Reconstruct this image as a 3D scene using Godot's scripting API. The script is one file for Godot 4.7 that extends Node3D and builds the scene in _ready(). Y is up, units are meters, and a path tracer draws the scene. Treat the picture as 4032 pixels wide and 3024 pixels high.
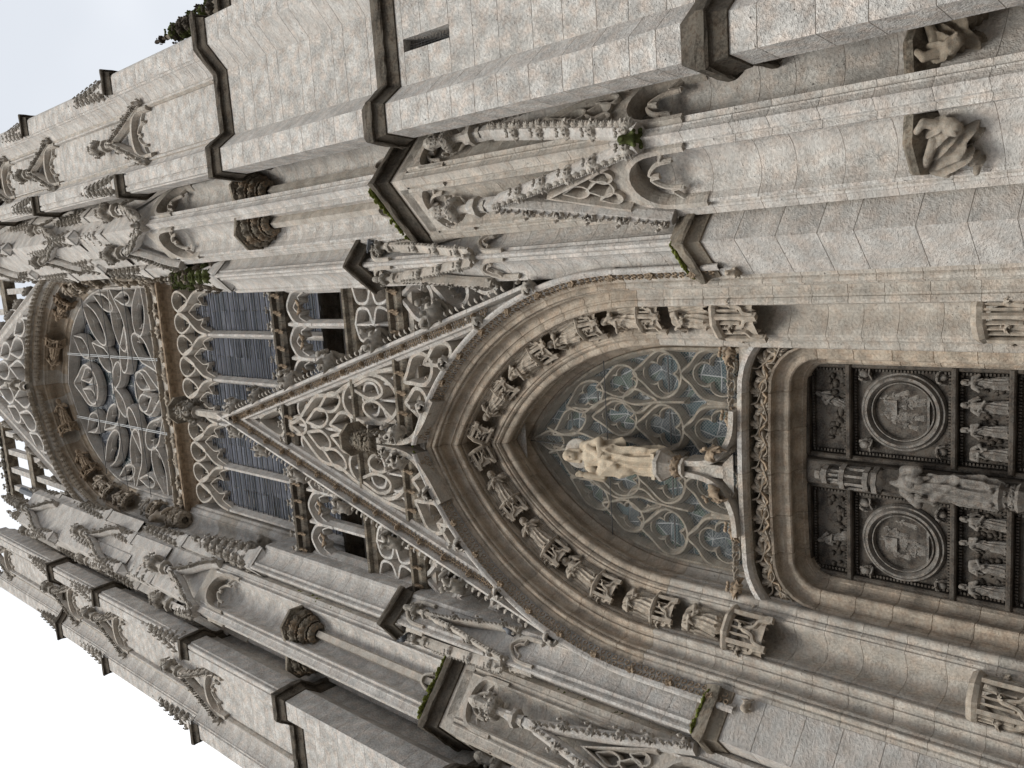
extends Node3D
# A late-gothic church portal seen from the street, photographed with the camera turned on its side.
# x runs along the front, y is up (0 = eye height, the pavement is at -1.7), z points out to the street.

var M := {}
var rng := RandomNumberGenerator.new()
var church: Node3D
var CROCKET := []
var LEAF := []
var FIG := {}
const GROUND := -1.7
const AC := 2.1      # the centres of the portal arch lie this far beyond the axis
const AY := 7.0      # springing of the portal arch

class Acc:
	var v := PackedVector3Array()
	var n := PackedVector3Array()
	func tri(a: Vector3, b: Vector3, c: Vector3) -> void:
		var m := (c - a).cross(b - a)
		if m.length_squared() < 1e-16:
			return
		m = m.normalized()
		v.append(a); v.append(b); v.append(c)
		n.append(m); n.append(m); n.append(m)
	func quad(a: Vector3, b: Vector3, c: Vector3, d: Vector3) -> void:
		tri(a, b, c)
		tri(a, c, d)
	func add(o: Acc, x: Transform3D) -> void:
		v.append_array(x * o.v)
		n.append_array(Transform3D(x.basis.orthonormalized(), Vector3.ZERO) * o.n)
	func box(c: Vector3, s: Vector3) -> void:
		var h := s * 0.5
		var p := []
		for i in 8:
			p.append(c + Vector3(h.x if i & 1 else -h.x, h.y if i & 2 else -h.y, h.z if i & 4 else -h.z))
		quad(p[4], p[6], p[7], p[5]); quad(p[1], p[3], p[2], p[0])
		quad(p[0], p[2], p[6], p[4]); quad(p[5], p[7], p[3], p[1])
		quad(p[6], p[2], p[3], p[7]); quad(p[0], p[4], p[5], p[1])
	func grid(rows: Array, smooth := false, wrap := false) -> void:
		var nr := rows.size()
		var nc: int = rows[0].size()
		var ns := []
		if smooth:
			for i in nr:
				var r := PackedVector3Array()
				for j in nc:
					var i0: int = maxi(i - 1, 0)
					var i1: int = mini(i + 1, nr - 1)
					var j0: int = j - 1 if j > 0 else (nc - 2 if wrap else 0)
					var j1: int = j + 1 if j < nc - 1 else (1 if wrap else nc - 1)
					var du: Vector3 = rows[i1][j] - rows[i0][j]
					var dv: Vector3 = rows[i][j1] - rows[i][j0]
					var m := dv.cross(du)
					r.append(m.normalized() if m.length_squared() > 1e-14 else Vector3.UP)
				ns.append(r)
		for i in nr - 1:
			for j in nc - 1:
				var a: Vector3 = rows[i][j]
				var b: Vector3 = rows[i + 1][j]
				var c: Vector3 = rows[i + 1][j + 1]
				var d: Vector3 = rows[i][j + 1]
				if smooth:
					v.append(a); v.append(b); v.append(c); v.append(a); v.append(c); v.append(d)
					var q0: Vector3 = ns[i][j]
					var q1: Vector3 = ns[i + 1][j]
					var q2: Vector3 = ns[i + 1][j + 1]
					var q3: Vector3 = ns[i][j + 1]
					n.append(q0); n.append(q1); n.append(q2); n.append(q0); n.append(q2); n.append(q3)
				else:
					quad(a, b, c, d)
	func mesh() -> ArrayMesh:
		var m := ArrayMesh.new()
		var arr := []
		arr.resize(Mesh.ARRAY_MAX)
		arr[Mesh.ARRAY_VERTEX] = v
		arr[Mesh.ARRAY_NORMAL] = n
		m.add_surface_from_arrays(Mesh.PRIMITIVE_TRIANGLES, arr)
		return m

# ---------------------------------------------------------------- nodes
func put(parent: Node, called: String, geo, mat: Material, x := Transform3D.IDENTITY) -> MeshInstance3D:
	var o := MeshInstance3D.new()
	o.name = called
	o.mesh = geo.mesh() if geo is Acc else geo
	o.material_override = mat
	o.transform = x
	parent.add_child(o, true)
	return o

func part(called: String, parent: Node = null) -> Node3D:
	var o := Node3D.new()
	o.name = called
	(church if parent == null else parent).add_child(o, true)
	return o

func thing(called: String, label: String, category: String, at := Vector3.ZERO, group := "", kind := "") -> Node3D:
	var o := Node3D.new()
	o.name = called
	add_child(o, true)
	o.position = at
	o.set_meta("label", label)
	o.set_meta("category", category)
	if group != "":
		o.set_meta("group", group)
	if kind != "":
		o.set_meta("kind", kind)
	return o

func pick(a: Array):
	return a[rng.randi() % a.size()]

func stuff(o: Node) -> Node:
	o.set_meta("kind", "stuff")
	return o

# ---------------------------------------------------------------- plan geometry
func arc2(a: Vector2, b: Vector2, bulge: float, n: int) -> Array:
	# points from a (left out) to b on a shallow curve that swells by bulge to the left of a->b
	var out := []
	var d := b - a
	var nn := Vector2(-d.y, d.x).normalized()
	for i in range(1, n + 1):
		var t := float(i) / n
		out.append(a + d * t + nn * bulge * 4.0 * t * (1.0 - t))
	return out

func outline(items: Array) -> Array:
	# [x, z] is a corner; [x, z, bulge, n] is reached along a curve
	var out := []
	for it in items:
		var p := Vector2(it[0], it[1])
		if it.size() > 2:
			out.append_array(arc2(out[-1], p, it[2], it[3]))
		else:
			out.append(p)
	return out

func offset(pl: Array, o: float) -> Array:
	# moves an open outline to its left by o, with mitred corners
	var out := []
	var n := pl.size()
	for i in n:
		var p: Vector2 = pl[i]
		var d0: Vector2 = (p - pl[i - 1]).normalized() if i > 0 else (pl[1] - p).normalized()
		var d1: Vector2 = (pl[i + 1] - p).normalized() if i < n - 1 else d0
		var n0 := Vector2(-d0.y, d0.x)
		var n1 := Vector2(-d1.y, d1.x)
		var m := (n0 + n1)
		if m.length() < 0.3:
			m = n0
		else:
			m = m.normalized()
		var k: float = clampf(1.0 / maxf(m.dot(n0), 0.35), 1.0, 2.2)
		out.append(p + m * o * k)
	return out

func flip(pl: Array) -> Array:
	var out := []
	for p in pl:
		out.append(Vector2(-p.x, p.y))
	out.reverse()
	return out

func side(s: int, pl: Array) -> Array:
	return pl if s > 0 else flip(pl)

# outward side: outlines run from x small to x large with the street on the left hand (+z), so offset(+) grows outward
func rise(pl: Array, y: float) -> Array:
	var r := []
	for p in pl:
		r.append(Vector3(p.x, y, p.y))
	return r

func courses(parent: Node, called: String, pl: Array, y0: float, y1: float, h: float, mats: Array) -> void:
	# moulded piers: one stone per course, a fine V joint between courses
	var inn := offset(pl, -0.007)
	var n: int = maxi(1, roundi((y1 - y0) / h))
	var y := y0
	for i in n:
		var top: float = y1 if i == n - 1 else y0 + (y1 - y0) * (i + 1 + rng.randf_range(-0.18, 0.18)) / n
		var a := Acc.new()
		var e := 0.004
		a.grid([rise(inn, y), rise(pl, y + e), rise(pl, top - e), rise(inn, top)])
		put(parent, called, a, pick(mats))
		y = top

func ashlar(parent: Node, pl: Array, y0: float, y1: float, h: float, mats: Array, len := 0.85, called := "stone_block") -> void:
	var inn := offset(pl, -0.01)
	var n: int = maxi(1, roundi((y1 - y0) / h))
	var e := 0.005
	var yy := [y0]
	for i in range(1, n):
		yy.append(y0 + (y1 - y0) * (i + rng.randf_range(-0.2, 0.2)) / n)
	yy.append(y1)
	for i in n:
		for k in pl.size() - 1:
			var L: float = (pl[k + 1] - pl[k]).length()
			if L < 0.02:
				continue
			var m: int = maxi(1, roundi(L / len + rng.randf_range(-0.3, 0.3)))
			var cuts := [0.0]
			for j in range(1, m):
				cuts.append((j + rng.randf_range(-0.25, 0.25) + (0.25 if i % 2 else -0.2)) / m)
			cuts.append(1.0)
			for j in m:
				block(parent, called, pl[k], pl[k + 1], inn[k], inn[k + 1], cuts[j], cuts[j + 1], yy[i], yy[i + 1], e, L, mats)

func block(parent, called, a: Vector2, b: Vector2, ia: Vector2, ib: Vector2, t0: float, t1: float, y0: float, y1: float, e: float, L: float, mats) -> void:
	var f0: float = t0 + (e / L if t0 > 0.0 else 0.0)
	var f1: float = t1 - (e / L if t1 < 1.0 else 0.0)
	var d := b - a
	var nn := Vector2(-d.y, d.x).normalized() * rng.randf_range(-0.003, 0.003)
	var p0 := a.lerp(b, f0) + (nn if t0 > 0.0 else Vector2.ZERO)
	var p1 := a.lerp(b, f1) + (nn if t1 < 1.0 else Vector2.ZERO)
	var q0 := ia.lerp(ib, t0)
	var q1 := ia.lerp(ib, t1)
	var g := Acc.new()
	var F := [Vector3(p0.x, y0 + e, p0.y), Vector3(p1.x, y0 + e, p1.y), Vector3(p1.x, y1 - e, p1.y), Vector3(p0.x, y1 - e, p0.y)]
	var B := [Vector3(q0.x, y0, q0.y), Vector3(q1.x, y0, q1.y), Vector3(q1.x, y1, q1.y), Vector3(q0.x, y1, q0.y)]
	g.quad(F[0], F[3], F[2], F[1])
	for k in 4:
		g.quad(B[k], F[k], F[(k + 1) % 4], B[(k + 1) % 4])
	put(parent, called, g, pick(mats))

func drip(parent: Node, pl: Array, y: float, h: float, out: float, mat: Material, called := "drip_mould") -> void:
	# projecting weathered string course: sloping top, worn lip, undercut hollow
	var fine := []
	for i in pl.size() - 1:
		var m: int = maxi(1, int((pl[i + 1] - pl[i]).length() / 0.12))
		for j in m:
			fine.append(pl[i].lerp(pl[i + 1], float(j) / m))
	fine.append(pl[-1])
	var prof := [[0.0, 1.0], [0.55, 0.62], [0.93, 0.34], [1.0, 0.24], [1.0, 0.0], [0.9, -0.06], [0.62, -0.02], [0.42, -0.16], [0.26, -0.42], [0.2, -0.6], [0.0, -0.62]]
	var rows := []
	for p in prof:
		var o := offset(pl, p[0] * out)
		var r := []
		for i in pl.size() - 1:
			var m: int = maxi(1, int((pl[i + 1] - pl[i]).length() / 0.12))
			for j in m:
				var q: Vector2 = o[i].lerp(o[i + 1], float(j) / m)
				var w := 0.012 if (p[0] > 0.5) else 0.0
				r.append(Vector3(q.x + rng.randf_range(-w, w), y + p[1] * h + rng.randf_range(-w, w), q.y + rng.randf_range(-w, w)))
		var l: Vector2 = o[-1]
		r.append(Vector3(l.x, y + p[1] * h, l.y))
		rows.append(r)
	var a := Acc.new()
	a.grid(rows)
	put(parent, called, a, mat)

func sunk(a: Vector2, b: Vector2, margin: float, depth: float) -> Array:
	# a face with a sunk panel, from a to b
	var d := (b - a).normalized()
	var nn := Vector2(-d.y, d.x)
	var p := a + d * margin
	var q := b - d * margin
	return [a, p, p + d * 0.02 - nn * depth * 0.5, p + d * 0.05 - nn * depth, q - d * 0.05 - nn * depth, q - d * 0.02 - nn * depth * 0.5, q]

func hollow(a: Vector2, b: Vector2, m0: float, m1: float, depth: float, n := 10) -> Array:
	# a face with a rounded niche, from a to b
	var d := (b - a).normalized()
	var nn := Vector2(-d.y, d.x)
	var p := a + d * m0
	var q := b - d * m1
	var out := [a, p - d * 0.13, p - d * 0.11 + nn * 0.012, p - d * 0.085, p - d * 0.075 - nn * 0.025, p - d * 0.05 - nn * 0.025, p - d * 0.035, p - d * 0.01 + nn * 0.03, p + d * 0.02 + nn * 0.005]
	var c := (p + q) * 0.5
	var r := (q - p).length() * 0.5 - 0.02
	for i in n + 1:
		var t := PI * (1.0 - float(i) / n)
		out.append(c + d * cos(t) * r - nn * sin(t) * depth)
	out.append_array([q - d * 0.02 + nn * 0.005, q + d * 0.01 + nn * 0.03, q + d * 0.035, q + d * 0.05 - nn * 0.025, q + d * 0.075 - nn * 0.025, q + d * 0.085, q + d * 0.11 + nn * 0.012, q + d * 0.13])
	return out

# ---------------------------------------------------------------- tracery
func face_frame(a: Vector2, b: Vector2, lift := 0.0) -> Transform3D:
	# local x along a->b, y up, z outward from the wall
	var d := (b - a).normalized()
	var nn := Vector2(-d.y, d.x)
	if nn.y < 0 and absf(d.x) > 0.001:
		nn = -nn
	var o := a + nn * lift
	return Transform3D(Basis(Vector3(d.x, 0, d.y), Vector3.UP, Vector3(nn.x, 0, nn.y)), Vector3(o.x, 0, o.y))

func bar(g: Acc, path: Array, closed: bool, fw: float, bw: float, zf: float, zb: float, x := Transform3D.IDENTITY, zm := 999.0) -> void:
	# moulded bar along a flat path: a narrow fillet in front, splayed sides
	var n := path.size()
	if n < 2:
		return
	zf += rng.randf_range(-0.004, 0.004)
	zb += rng.randf_range(-0.004, 0.004)
	if zm > 900.0:
		zm = lerpf(zf, zb, 0.62)
	var sec := [[-bw, zb], [-bw, zm], [-fw, zf], [fw, zf], [bw, zm], [bw, zb]]
	var cols := []
	for s in sec:
		cols.append([])
	for i in n + (1 if closed else 0):
		var p: Vector2 = path[i % n]
		var pa: Vector2 = path[(i - 1 + n) % n] if (closed or i > 0) else p
		var pb: Vector2 = path[(i + 1) % n] if (closed or i < n - 1) else p
		var d0 := (p - pa).normalized()
		var d1 := (pb - p).normalized()
		if d0 == Vector2.ZERO: d0 = d1
		if d1 == Vector2.ZERO: d1 = d0
		var m := Vector2(-d0.y - d1.y, d0.x + d1.x)
		m = Vector2(-d0.y, d0.x) if m.length() < 0.4 else m.normalized()
		var k: float = minf(1.0 / maxf(m.dot(Vector2(-d0.y, d0.x)), 0.4), 1.9)
		for j in sec.size():
			var q: Vector2 = p + m * sec[j][0] * k
			cols[j].append(x * Vector3(q.x, q.y, sec[j][1]))
	g.grid(cols)
	if not closed:
		for i in [0, cols[0].size() - 1]:
			g.quad(cols[0][i], cols[1][i], cols[4][i], cols[5][i])
			g.quad(cols[1][i], cols[2][i], cols[3][i], cols[4][i])

func curve(pts: Array, closed := false, per := 6) -> Array:
	# Catmull-Rom through flat points
	var out := []
	var n := pts.size()
	for i in (n if closed else n - 1):
		var p0: Vector2 = pts[(i - 1 + n) % n] if (closed or i > 0) else pts[0]
		var p1: Vector2 = pts[i]
		var p2: Vector2 = pts[(i + 1) % n]
		var p3: Vector2 = pts[(i + 2) % n] if (closed or i < n - 2) else pts[n - 1]
		for j in per:
			out.append(p1.cubic_interpolate(p2, p0, p3, float(j) / per))
	if not closed:
		out.append(pts[n - 1])
	return out

func pod(c: Vector2, w: float, h: float, tilt := 0.0, bend := 0.0, n := 28) -> Array:
	# a flame-shaped opening: round at the bottom, drawn out to a point at the top, bent sideways
	var out := []
	for i in n:
		var t := TAU * i / n
		var y := -cos(t)
		var u := maxf(0.0, y)
		var q := Vector2(sin(t) * w * (1.0 - 0.5 * pow(u, 1.6)), y * h * 0.92 + h * 0.34 * pow(u, 6.0))
		q.x += bend * (y * 0.5 + 0.5) * (y * 0.5 + 0.5)
		out.append(c + q.rotated(tilt))
	return out

func cusps(g: Acc, c: Vector2, w: float, h: float, tilt: float, bend: float, zf: float, zb: float, x := Transform3D.IDENTITY, big := 0.52) -> void:
	# trefoil ring inside a flame: three round lobes, the cusps between them standing into the opening
	var pts := []
	for j in 36:
		var ph := TAU * j / 36.0
		var k := 0.48 + 0.42 * pow(absf(cos(1.5 * (ph - PI * 0.5))), 0.75)
		var q := Vector2(cos(ph) * w * k, sin(ph) * h * k)
		var yy := clampf(q.y / h, -1.0, 1.0) * 0.5 + 0.5
		q.x += bend * yy * yy
		pts.append(c + q.rotated(tilt))
	bar(g, pts, true, 0.01, minf(0.035, w * 0.1), zf, zb, x)

func flame(parent: Node, called: String, c: Vector2, w: float, h: float, tilt: float, bend: float, zf: float, zb: float, mat: Material, fw := 0.022, bw := 0.06, x := Transform3D.IDENTITY, cusp := true) -> void:
	var g := Acc.new()
	bar(g, pod(c, w, h, tilt, bend), true, fw, bw, zf, zb, x)
	if cusp:
		cusps(g, c, w, h, tilt, bend, lerpf(zf, zb, 0.45), zb, x)
	put(parent, called, g, mat)
# ---------------------------------------------------------------- materials
func noise_img(size: int, freq: float, oct: int, seed_: int, type := FastNoiseLite.TYPE_SIMPLEX_SMOOTH) -> PackedByteArray:
	var f := FastNoiseLite.new()
	f.noise_type = type
	f.seed = seed_
	f.frequency = freq
	f.fractal_octaves = oct
	f.fractal_type = FastNoiseLite.FRACTAL_FBM if oct > 1 else FastNoiseLite.FRACTAL_NONE
	var im := f.get_seamless_image(size, size)
	im.convert(Image.FORMAT_L8)
	return im.get_data()

func tex(im: Image) -> ImageTexture:
	im.generate_mipmaps()
	return ImageTexture.create_from_image(im)

func surface_maps(size: int, seed_: int, blotch: float, fine: float, pit: float, warm: float, streak := 0.0) -> Array:
	# colour map around white and a relief map: blotches, grain, pits, a warm drift of hue
	var a := noise_img(size, 0.006, 4, seed_)
	var b := noise_img(size, 0.045, 4, seed_ + 1)
	var c := noise_img(size, 0.075, 2, seed_ + 2)
	var d := noise_img(size, 0.011, 3, seed_ + 3)
	var e := noise_img(size, 0.13, 2, seed_ + 4)
	var k := noise_img(size, 0.022, 2, seed_ + 5)
	var col := PackedByteArray()
	col.resize(size * size * 3)
	var hei := PackedByteArray()
	hei.resize(size * size)
	for i in size * size:
		var na := a[i] / 255.0 - 0.5
		var nb := b[i] / 255.0 - 0.5
		var nd := d[i] / 255.0 - 0.5
		var ne := e[i] / 255.0 - 0.5
		var p := clampf((c[i] / 255.0 - 0.83) * 9.0, 0.0, 1.0) * pit + clampf((k[i] / 255.0 - 0.935) * 22.0, 0.0, 1.0) * pit * 1.1
		var l := 0.86 + na * blotch + nb * fine + ne * fine * 0.5 - p * 0.4
		var w := clampf(nd * 1.6 + 0.25, 0.0, 1.0) * warm
		col[i * 3] = int(clampf(l * (1.0 + w * 0.03), 0.0, 1.0) * 255.0)
		col[i * 3 + 1] = int(clampf(l * (1.0 - w * 0.05), 0.0, 1.0) * 255.0)
		col[i * 3 + 2] = int(clampf(l * (1.0 - w * 0.10), 0.0, 1.0) * 255.0)
		hei[i] = int(clampf(0.62 + nb * 0.55 + ne * 0.4 - p * 0.5, 0.0, 1.0) * 255.0)
	return [tex(Image.create_from_data(size, size, false, Image.FORMAT_RGB8, col)), tex(Image.create_from_data(size, size, false, Image.FORMAT_L8, hei))]

func stone(maps: Array, c: Color, metres: float, relief: float, rough := 0.92, off := 0.0) -> StandardMaterial3D:
	var m := StandardMaterial3D.new()
	m.albedo_color = c.linear_to_srgb()
	m.albedo_texture = maps[0]
	m.roughness = rough
	m.metallic_specular = 0.25
	m.uv1_triplanar = true
	m.uv1_world_triplanar = true
	m.uv1_scale = Vector3.ONE / metres
	m.uv1_offset = Vector3(off, off * 1.7, off * 0.6)
	m.heightmap_enabled = true
	m.heightmap_texture = maps[1]
	m.heightmap_scale = relief
	m.cull_mode = BaseMaterial3D.CULL_DISABLED
	return m

func plain(c: Color, rough := 0.8, metal := 0.0) -> StandardMaterial3D:
	var m := StandardMaterial3D.new()
	m.albedo_color = c.linear_to_srgb()
	m.roughness = rough
	m.metallic = metal
	m.cull_mode = BaseMaterial3D.CULL_DISABLED
	return m

func make_materials() -> void:
	var s1 := surface_maps(1024, 11, 0.24, 0.24, 1.0, 0.6)
	var s2 := surface_maps(1024, 51, 0.4, 0.26, 0.8, 0.7)
	var s3 := surface_maps(512, 81, 0.6, 0.5, 0.6, 0.8)
	M.pale = []
	M.warm = []
	M.mid = []
	for i in 6:
		var k := 0.955 + 0.018 * i
		M.pale.append(stone(s1, Color(0.695, 0.672, 0.635) * k, 2.6, 2.0, 0.92, i * 0.37))
		M.mid.append(stone(s1, Color(0.60, 0.56, 0.50) * k, 2.4, 1.7, 0.92, i * 0.29))
		M.warm.append(stone(s2, Color(0.47, 0.395, 0.31) * k, 2.2, 1.4, 0.92, i * 0.41))
	M.archstone = []
	for i in 5:
		M.archstone.append(stone(s2, Color(0.52, 0.452, 0.37) * (0.95 + 0.025 * i), 2.2, 1.4, 0.92, i * 0.33))
	M.worn = [stone(s2, Color(0.50, 0.45, 0.38), 0.7, 2.2), stone(s2, Color(0.44, 0.385, 0.31), 0.7, 2.2, 0.92, 0.4)]
	M.tracery = stone(s2, Color(0.42, 0.375, 0.31), 1.5, 0.6)  # colour darkened for dirt and for the deep shade inside the arch
	M.carve = [stone(s2, Color(0.56, 0.5, 0.42), 0.9, 0.6), stone(s2, Color(0.52, 0.465, 0.39), 0.9, 0.6, 0.92, 0.4)]
	M.carve_pale = [stone(s2, Color(0.56, 0.53, 0.48), 0.9, 0.6), stone(s2, Color(0.46, 0.435, 0.39), 0.9, 0.6, 0.92, 0.4)]
	M.carve_warm = [stone(s2, Color(0.45, 0.36, 0.265), 0.9, 0.5), stone(s2, Color(0.40, 0.315, 0.23), 0.9, 0.5, 0.92, 0.4)]
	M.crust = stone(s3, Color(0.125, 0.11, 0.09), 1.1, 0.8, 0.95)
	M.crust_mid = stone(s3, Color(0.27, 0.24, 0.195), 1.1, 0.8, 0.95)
	M.statue = stone(s1, Color(0.66, 0.57, 0.44), 1.4, 0.25)
	M.door = stone(s3, Color(0.1, 0.088, 0.075), 0.8, 0.2, 0.55)
	M.door_relief = stone(s3, Color(0.23, 0.215, 0.195), 0.6, 0.25, 0.5)
	M.moss = stone(s3, Color(0.24, 0.28, 0.07), 0.35, 1.2, 1.0)
	M.moss_dark = stone(s3, Color(0.13, 0.155, 0.06), 0.35, 1.2, 1.0)
	M.iron = plain(Color(0.03, 0.03, 0.032), 0.7)
	M.lead = plain(Color(0.26, 0.27, 0.28), 0.55, 0.2)
	M.pipe = plain(Color(0.025, 0.035, 0.05), 0.5)
	M.wire = plain(Color(0.2, 0.2, 0.18), 0.6)
	M.slate = stone(s3, Color(0.10, 0.11, 0.125), 1.5, 0.5, 0.7)
	M.feather = [plain(Color(0.06, 0.065, 0.075), 0.75), plain(Color(0.16, 0.17, 0.19), 0.75)]
	M.glass = []
	for i in 5:
		var g := StandardMaterial3D.new()
		g.albedo_color = Color(0.012 + 0.008 * (i % 3), 0.028 + 0.006 * i, 0.036 + 0.008 * (i % 4)).linear_to_srgb()
		g.roughness = 0.12
		g.metallic_specular = 0.5
		g.heightmap_enabled = true
		g.heightmap_texture = s1[1]
		g.heightmap_scale = 1.6
		g.uv1_triplanar = true
		g.uv1_world_triplanar = true
		g.uv1_scale = Vector3.ONE * 0.5
		g.uv1_offset = Vector3(i * 0.31, i * 0.17, 0)
		g.cull_mode = BaseMaterial3D.CULL_DISABLED
		M.glass.append(g)
	M.glass_high = []
	for i in 4:
		var g: StandardMaterial3D = M.glass[i].duplicate()
		g.albedo_color = Color(0.055 + 0.03 * i, 0.066 + 0.03 * i, 0.088 + 0.036 * i).linear_to_srgb()
		g.roughness = 0.18
		g.heightmap_scale = 3.0
		g.uv1_scale = Vector3.ONE * 0.45
		M.glass_high.append(g)
	M.paving = stone(s2, Color(0.2, 0.19, 0.175), 2.0, 1.0)
	M.render_wall = [stone(s2, Color(0.42, 0.38, 0.31), 3.0, 0.5), stone(s2, Color(0.34, 0.32, 0.29), 3.0, 0.5), stone(s2, Color(0.4, 0.33, 0.25), 3.0, 0.5)]
	M.mortar = stone(s1, Color(0.42, 0.38, 0.32), 1.4, 0.4)

# ---------------------------------------------------------------- carved pieces
func leaf_shape(seed_: int, curl: float, lobes: int, thick := 0.06) -> Acc:
	# a lobed leaf that leaves the stone at the origin, grows along +y and curls over towards +x
	var r := RandomNumberGenerator.new()
	r.seed = seed_
	var nu := 13
	var nv := 8
	var pos := Vector2.ZERO
	var ang := 0.25
	var top := []
	var bot := []
	for i in nu + 1:
		var u := float(i) / nu
		var w := 0.42 * pow(sin(PI * clampf(u * 0.86 + 0.1, 0.0, 1.0)), 0.7) * (1.0 + 0.46 * cos(u * TAU * lobes * 0.5 + 0.6))
		var dir := Vector2(sin(ang), cos(ang))
		var nrm := Vector2(dir.y, -dir.x)
		var ra := []
		var rb := []
		for j in nv + 1:
			var vv := float(j) / nv * 2.0 - 1.0
			var bump := 0.1 * (1.0 - vv * vv) + 0.085 * cos(vv * 7.6) * (0.4 + 0.6 * u) + r.randf_range(-0.018, 0.018)
			var edge := 1.0 + 0.12 * r.randf_range(-1, 1)
			var base := Vector3(pos.x, pos.y, vv * w * edge)
			var nn := Vector3(-nrm.x, -nrm.y, 0)
			ra.append(base + nn * bump)
			rb.append(base + nn * (bump - thick - 0.05 * (1.0 - vv * vv)))
		top.append(ra)
		bot.append(rb)
		pos += dir / nu
		ang += curl / nu * (0.45 + 1.3 * u)
	var a := Acc.new()
	a.grid(top, true)
	a.grid(bot, true)
	for i in nu:
		a.quad(top[i][0], top[i + 1][0], bot[i + 1][0], bot[i][0])
		a.quad(top[i][nv], top[i + 1][nv], bot[i + 1][nv], bot[i][nv])
	for j in nv:
		a.quad(top[nu][j], top[nu][j + 1], bot[nu][j + 1], bot[nu][j])
	return a

func knob(g: Acc, c: Vector3, r: Vector3, seed_: int, rough := 0.12) -> void:
	var q := RandomNumberGenerator.new()
	q.seed = seed_
	var rows := []
	for i in 6:
		var row := []
		var ph := PI * i / 5.0
		var k0 := 0.0
		for j in 9:
			var th := TAU * (j % 8) / 8.0
			var k := 1.0 + (q.randf_range(-rough, rough) if j < 8 else 0.0)
			if j == 0: k0 = k
			if j == 8: k = k0
			row.append(c + Vector3(sin(ph) * cos(th) * r.x, cos(ph) * r.y, sin(ph) * sin(th) * r.z) * k)
		rows.append(row)
	g.grid(rows, true, true)

func vine_shape(seed_: int) -> Acc:
	# a broad lobed leaf facing +z, stalk at the origin, about one unit long along +y
	var r := RandomNumberGenerator.new()
	r.seed = seed_
	var front := []
	var back := []
	var n := 45
	for i in 6:
		var u := i / 5.0
		var ra := []
		var rb := []
		for j in n + 1:
			var ph := -PI * 0.5 + TAU * (j % n) / n
			var lobe := absf(cos((ph - PI * 0.5) * 3.5))
			var rad := (0.3 + 0.24 * pow(lobe, 0.6)) * (1.0 + 0.07 * sin(ph * 23.0)) * u
			if sin(ph) < -0.8: rad *= 0.55
			var q := Vector2(cos(ph) * rad * 0.95, 0.42 + sin(ph) * rad * 1.05)
			var z := 0.1 * sin(u * PI) + 0.075 * u * cos((ph - PI * 0.5) * 7.0) - 0.12 * u * u
			ra.append(Vector3(q.x, q.y, z))
			rb.append(Vector3(q.x, q.y, z - 0.07))
		front.append(ra)
		back.append(rb)
	var a := Acc.new()
	for k in 4:
		for j in n:
			# two eyes between the lobes are left open
			if k == 2 and (j % 13) in [3, 9]:
				continue
			for s in [front, back]:
				a.quad(s[k][j], s[k + 1][j], s[k + 1][j + 1], s[k][j + 1])
	for j in n:
		a.quad(front[4][j], front[5][j], front[5][j + 1], front[4][j + 1])
		a.quad(front[5][j], back[5][j], back[5][j + 1], front[5][j + 1])
	var st := Acc.new()
	bar(st, curve([Vector2(-0.25, -0.25), Vector2(-0.05, -0.1), Vector2(0, 0.15), Vector2(0.0, 0.75)]), false, 0.015, 0.035, 0.14, -0.02)
	a.add(st, Transform3D.IDENTITY)
	return a

func loop_shape() -> Acc:
	# one mesh of the pierced lace, a small pointed ring in the x-y plane
	var a := Acc.new()
	bar(a, pod(Vector2.ZERO, 0.42, 0.5, 0.0, 0.0, 10), true, 0.03, 0.1, 0.14, -0.12)
	return a

var VINE_M := []
var LOOP: Acc

func lace_run(g: Acc, at: Callable, t0: float, t1: float, n: int, w: float) -> void:
	# at(t, u) gives a point on a band, u = 0..1 across it
	for i in n:
		var t := lerpf(t0, t1, (i + 0.5) / n)
		var dt := (t1 - t0) / n * 0.5
		for r in 2:
			var u := 0.27 + 0.46 * r
			var tt := t + (dt * 0.5 if r == 0 else -dt * 0.5)
			var o: Vector3 = at.call(tt, u)
			var x: Vector3 = (at.call(tt + dt, u) - at.call(tt - dt, u))
			var y: Vector3 = (at.call(tt, u + 0.25) - at.call(tt, u - 0.25))
			var z := x.cross(y).normalized()
			if z.z < 0:
				z = -z
				y = -y
			var turn := Basis(z, rng.randf_range(-0.8, 0.8))
			g.add(LOOP, Transform3D(turn * Basis(x.normalized() * w * 0.58, y.normalized() * w * 0.58, z * w * 0.5), o))
		if i % 6 == 2:
			var o: Vector3 = at.call(t, 0.5)
			var y: Vector3 = (at.call(t, 1.0) - at.call(t, 0.0)).normalized()
			for k in 3:
				var dd := y.rotated(Vector3(0, 0, 1), TAU * k / 3.0 + rng.randf())
				g.add(LEAF[k], xf(o + Vector3(0, 0, 0.02), dd + Vector3(0, 0, 0.5), Vector3(0, 0, 1), w * 0.85))

func make_carvings() -> void:
	for i in 3:
		VINE_M.append(vine_shape(300 + i).mesh())
	LOOP = loop_shape()
	for i in 4:
		var g := Acc.new()
		g.add(leaf_shape(100 + i, 4.2 + 0.5 * i, 5 + i % 2), Transform3D.IDENTITY)
		for q in [-1, 0, 1]:
			knob(g, Vector3(0.5 + 0.05 * absf(q), 0.6, q * 0.17), Vector3(0.1, 0.09, 0.1), 40 + i + q, 0.25)
		for s in [-1, 1]:
			g.add(leaf_shape(140 + i, 3.2, 5), Transform3D(Basis(Vector3(0, 0, 1), 0.25).rotated(Vector3.RIGHT, s * 0.75).scaled(Vector3.ONE * 0.74), Vector3(-0.05, 0.02, s * 0.1)))
		CROCKET.append(g)
	for i in 4:
		LEAF.append(leaf_shape(200 + i, 1.5 + 0.3 * i, 7, 0.09))

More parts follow.
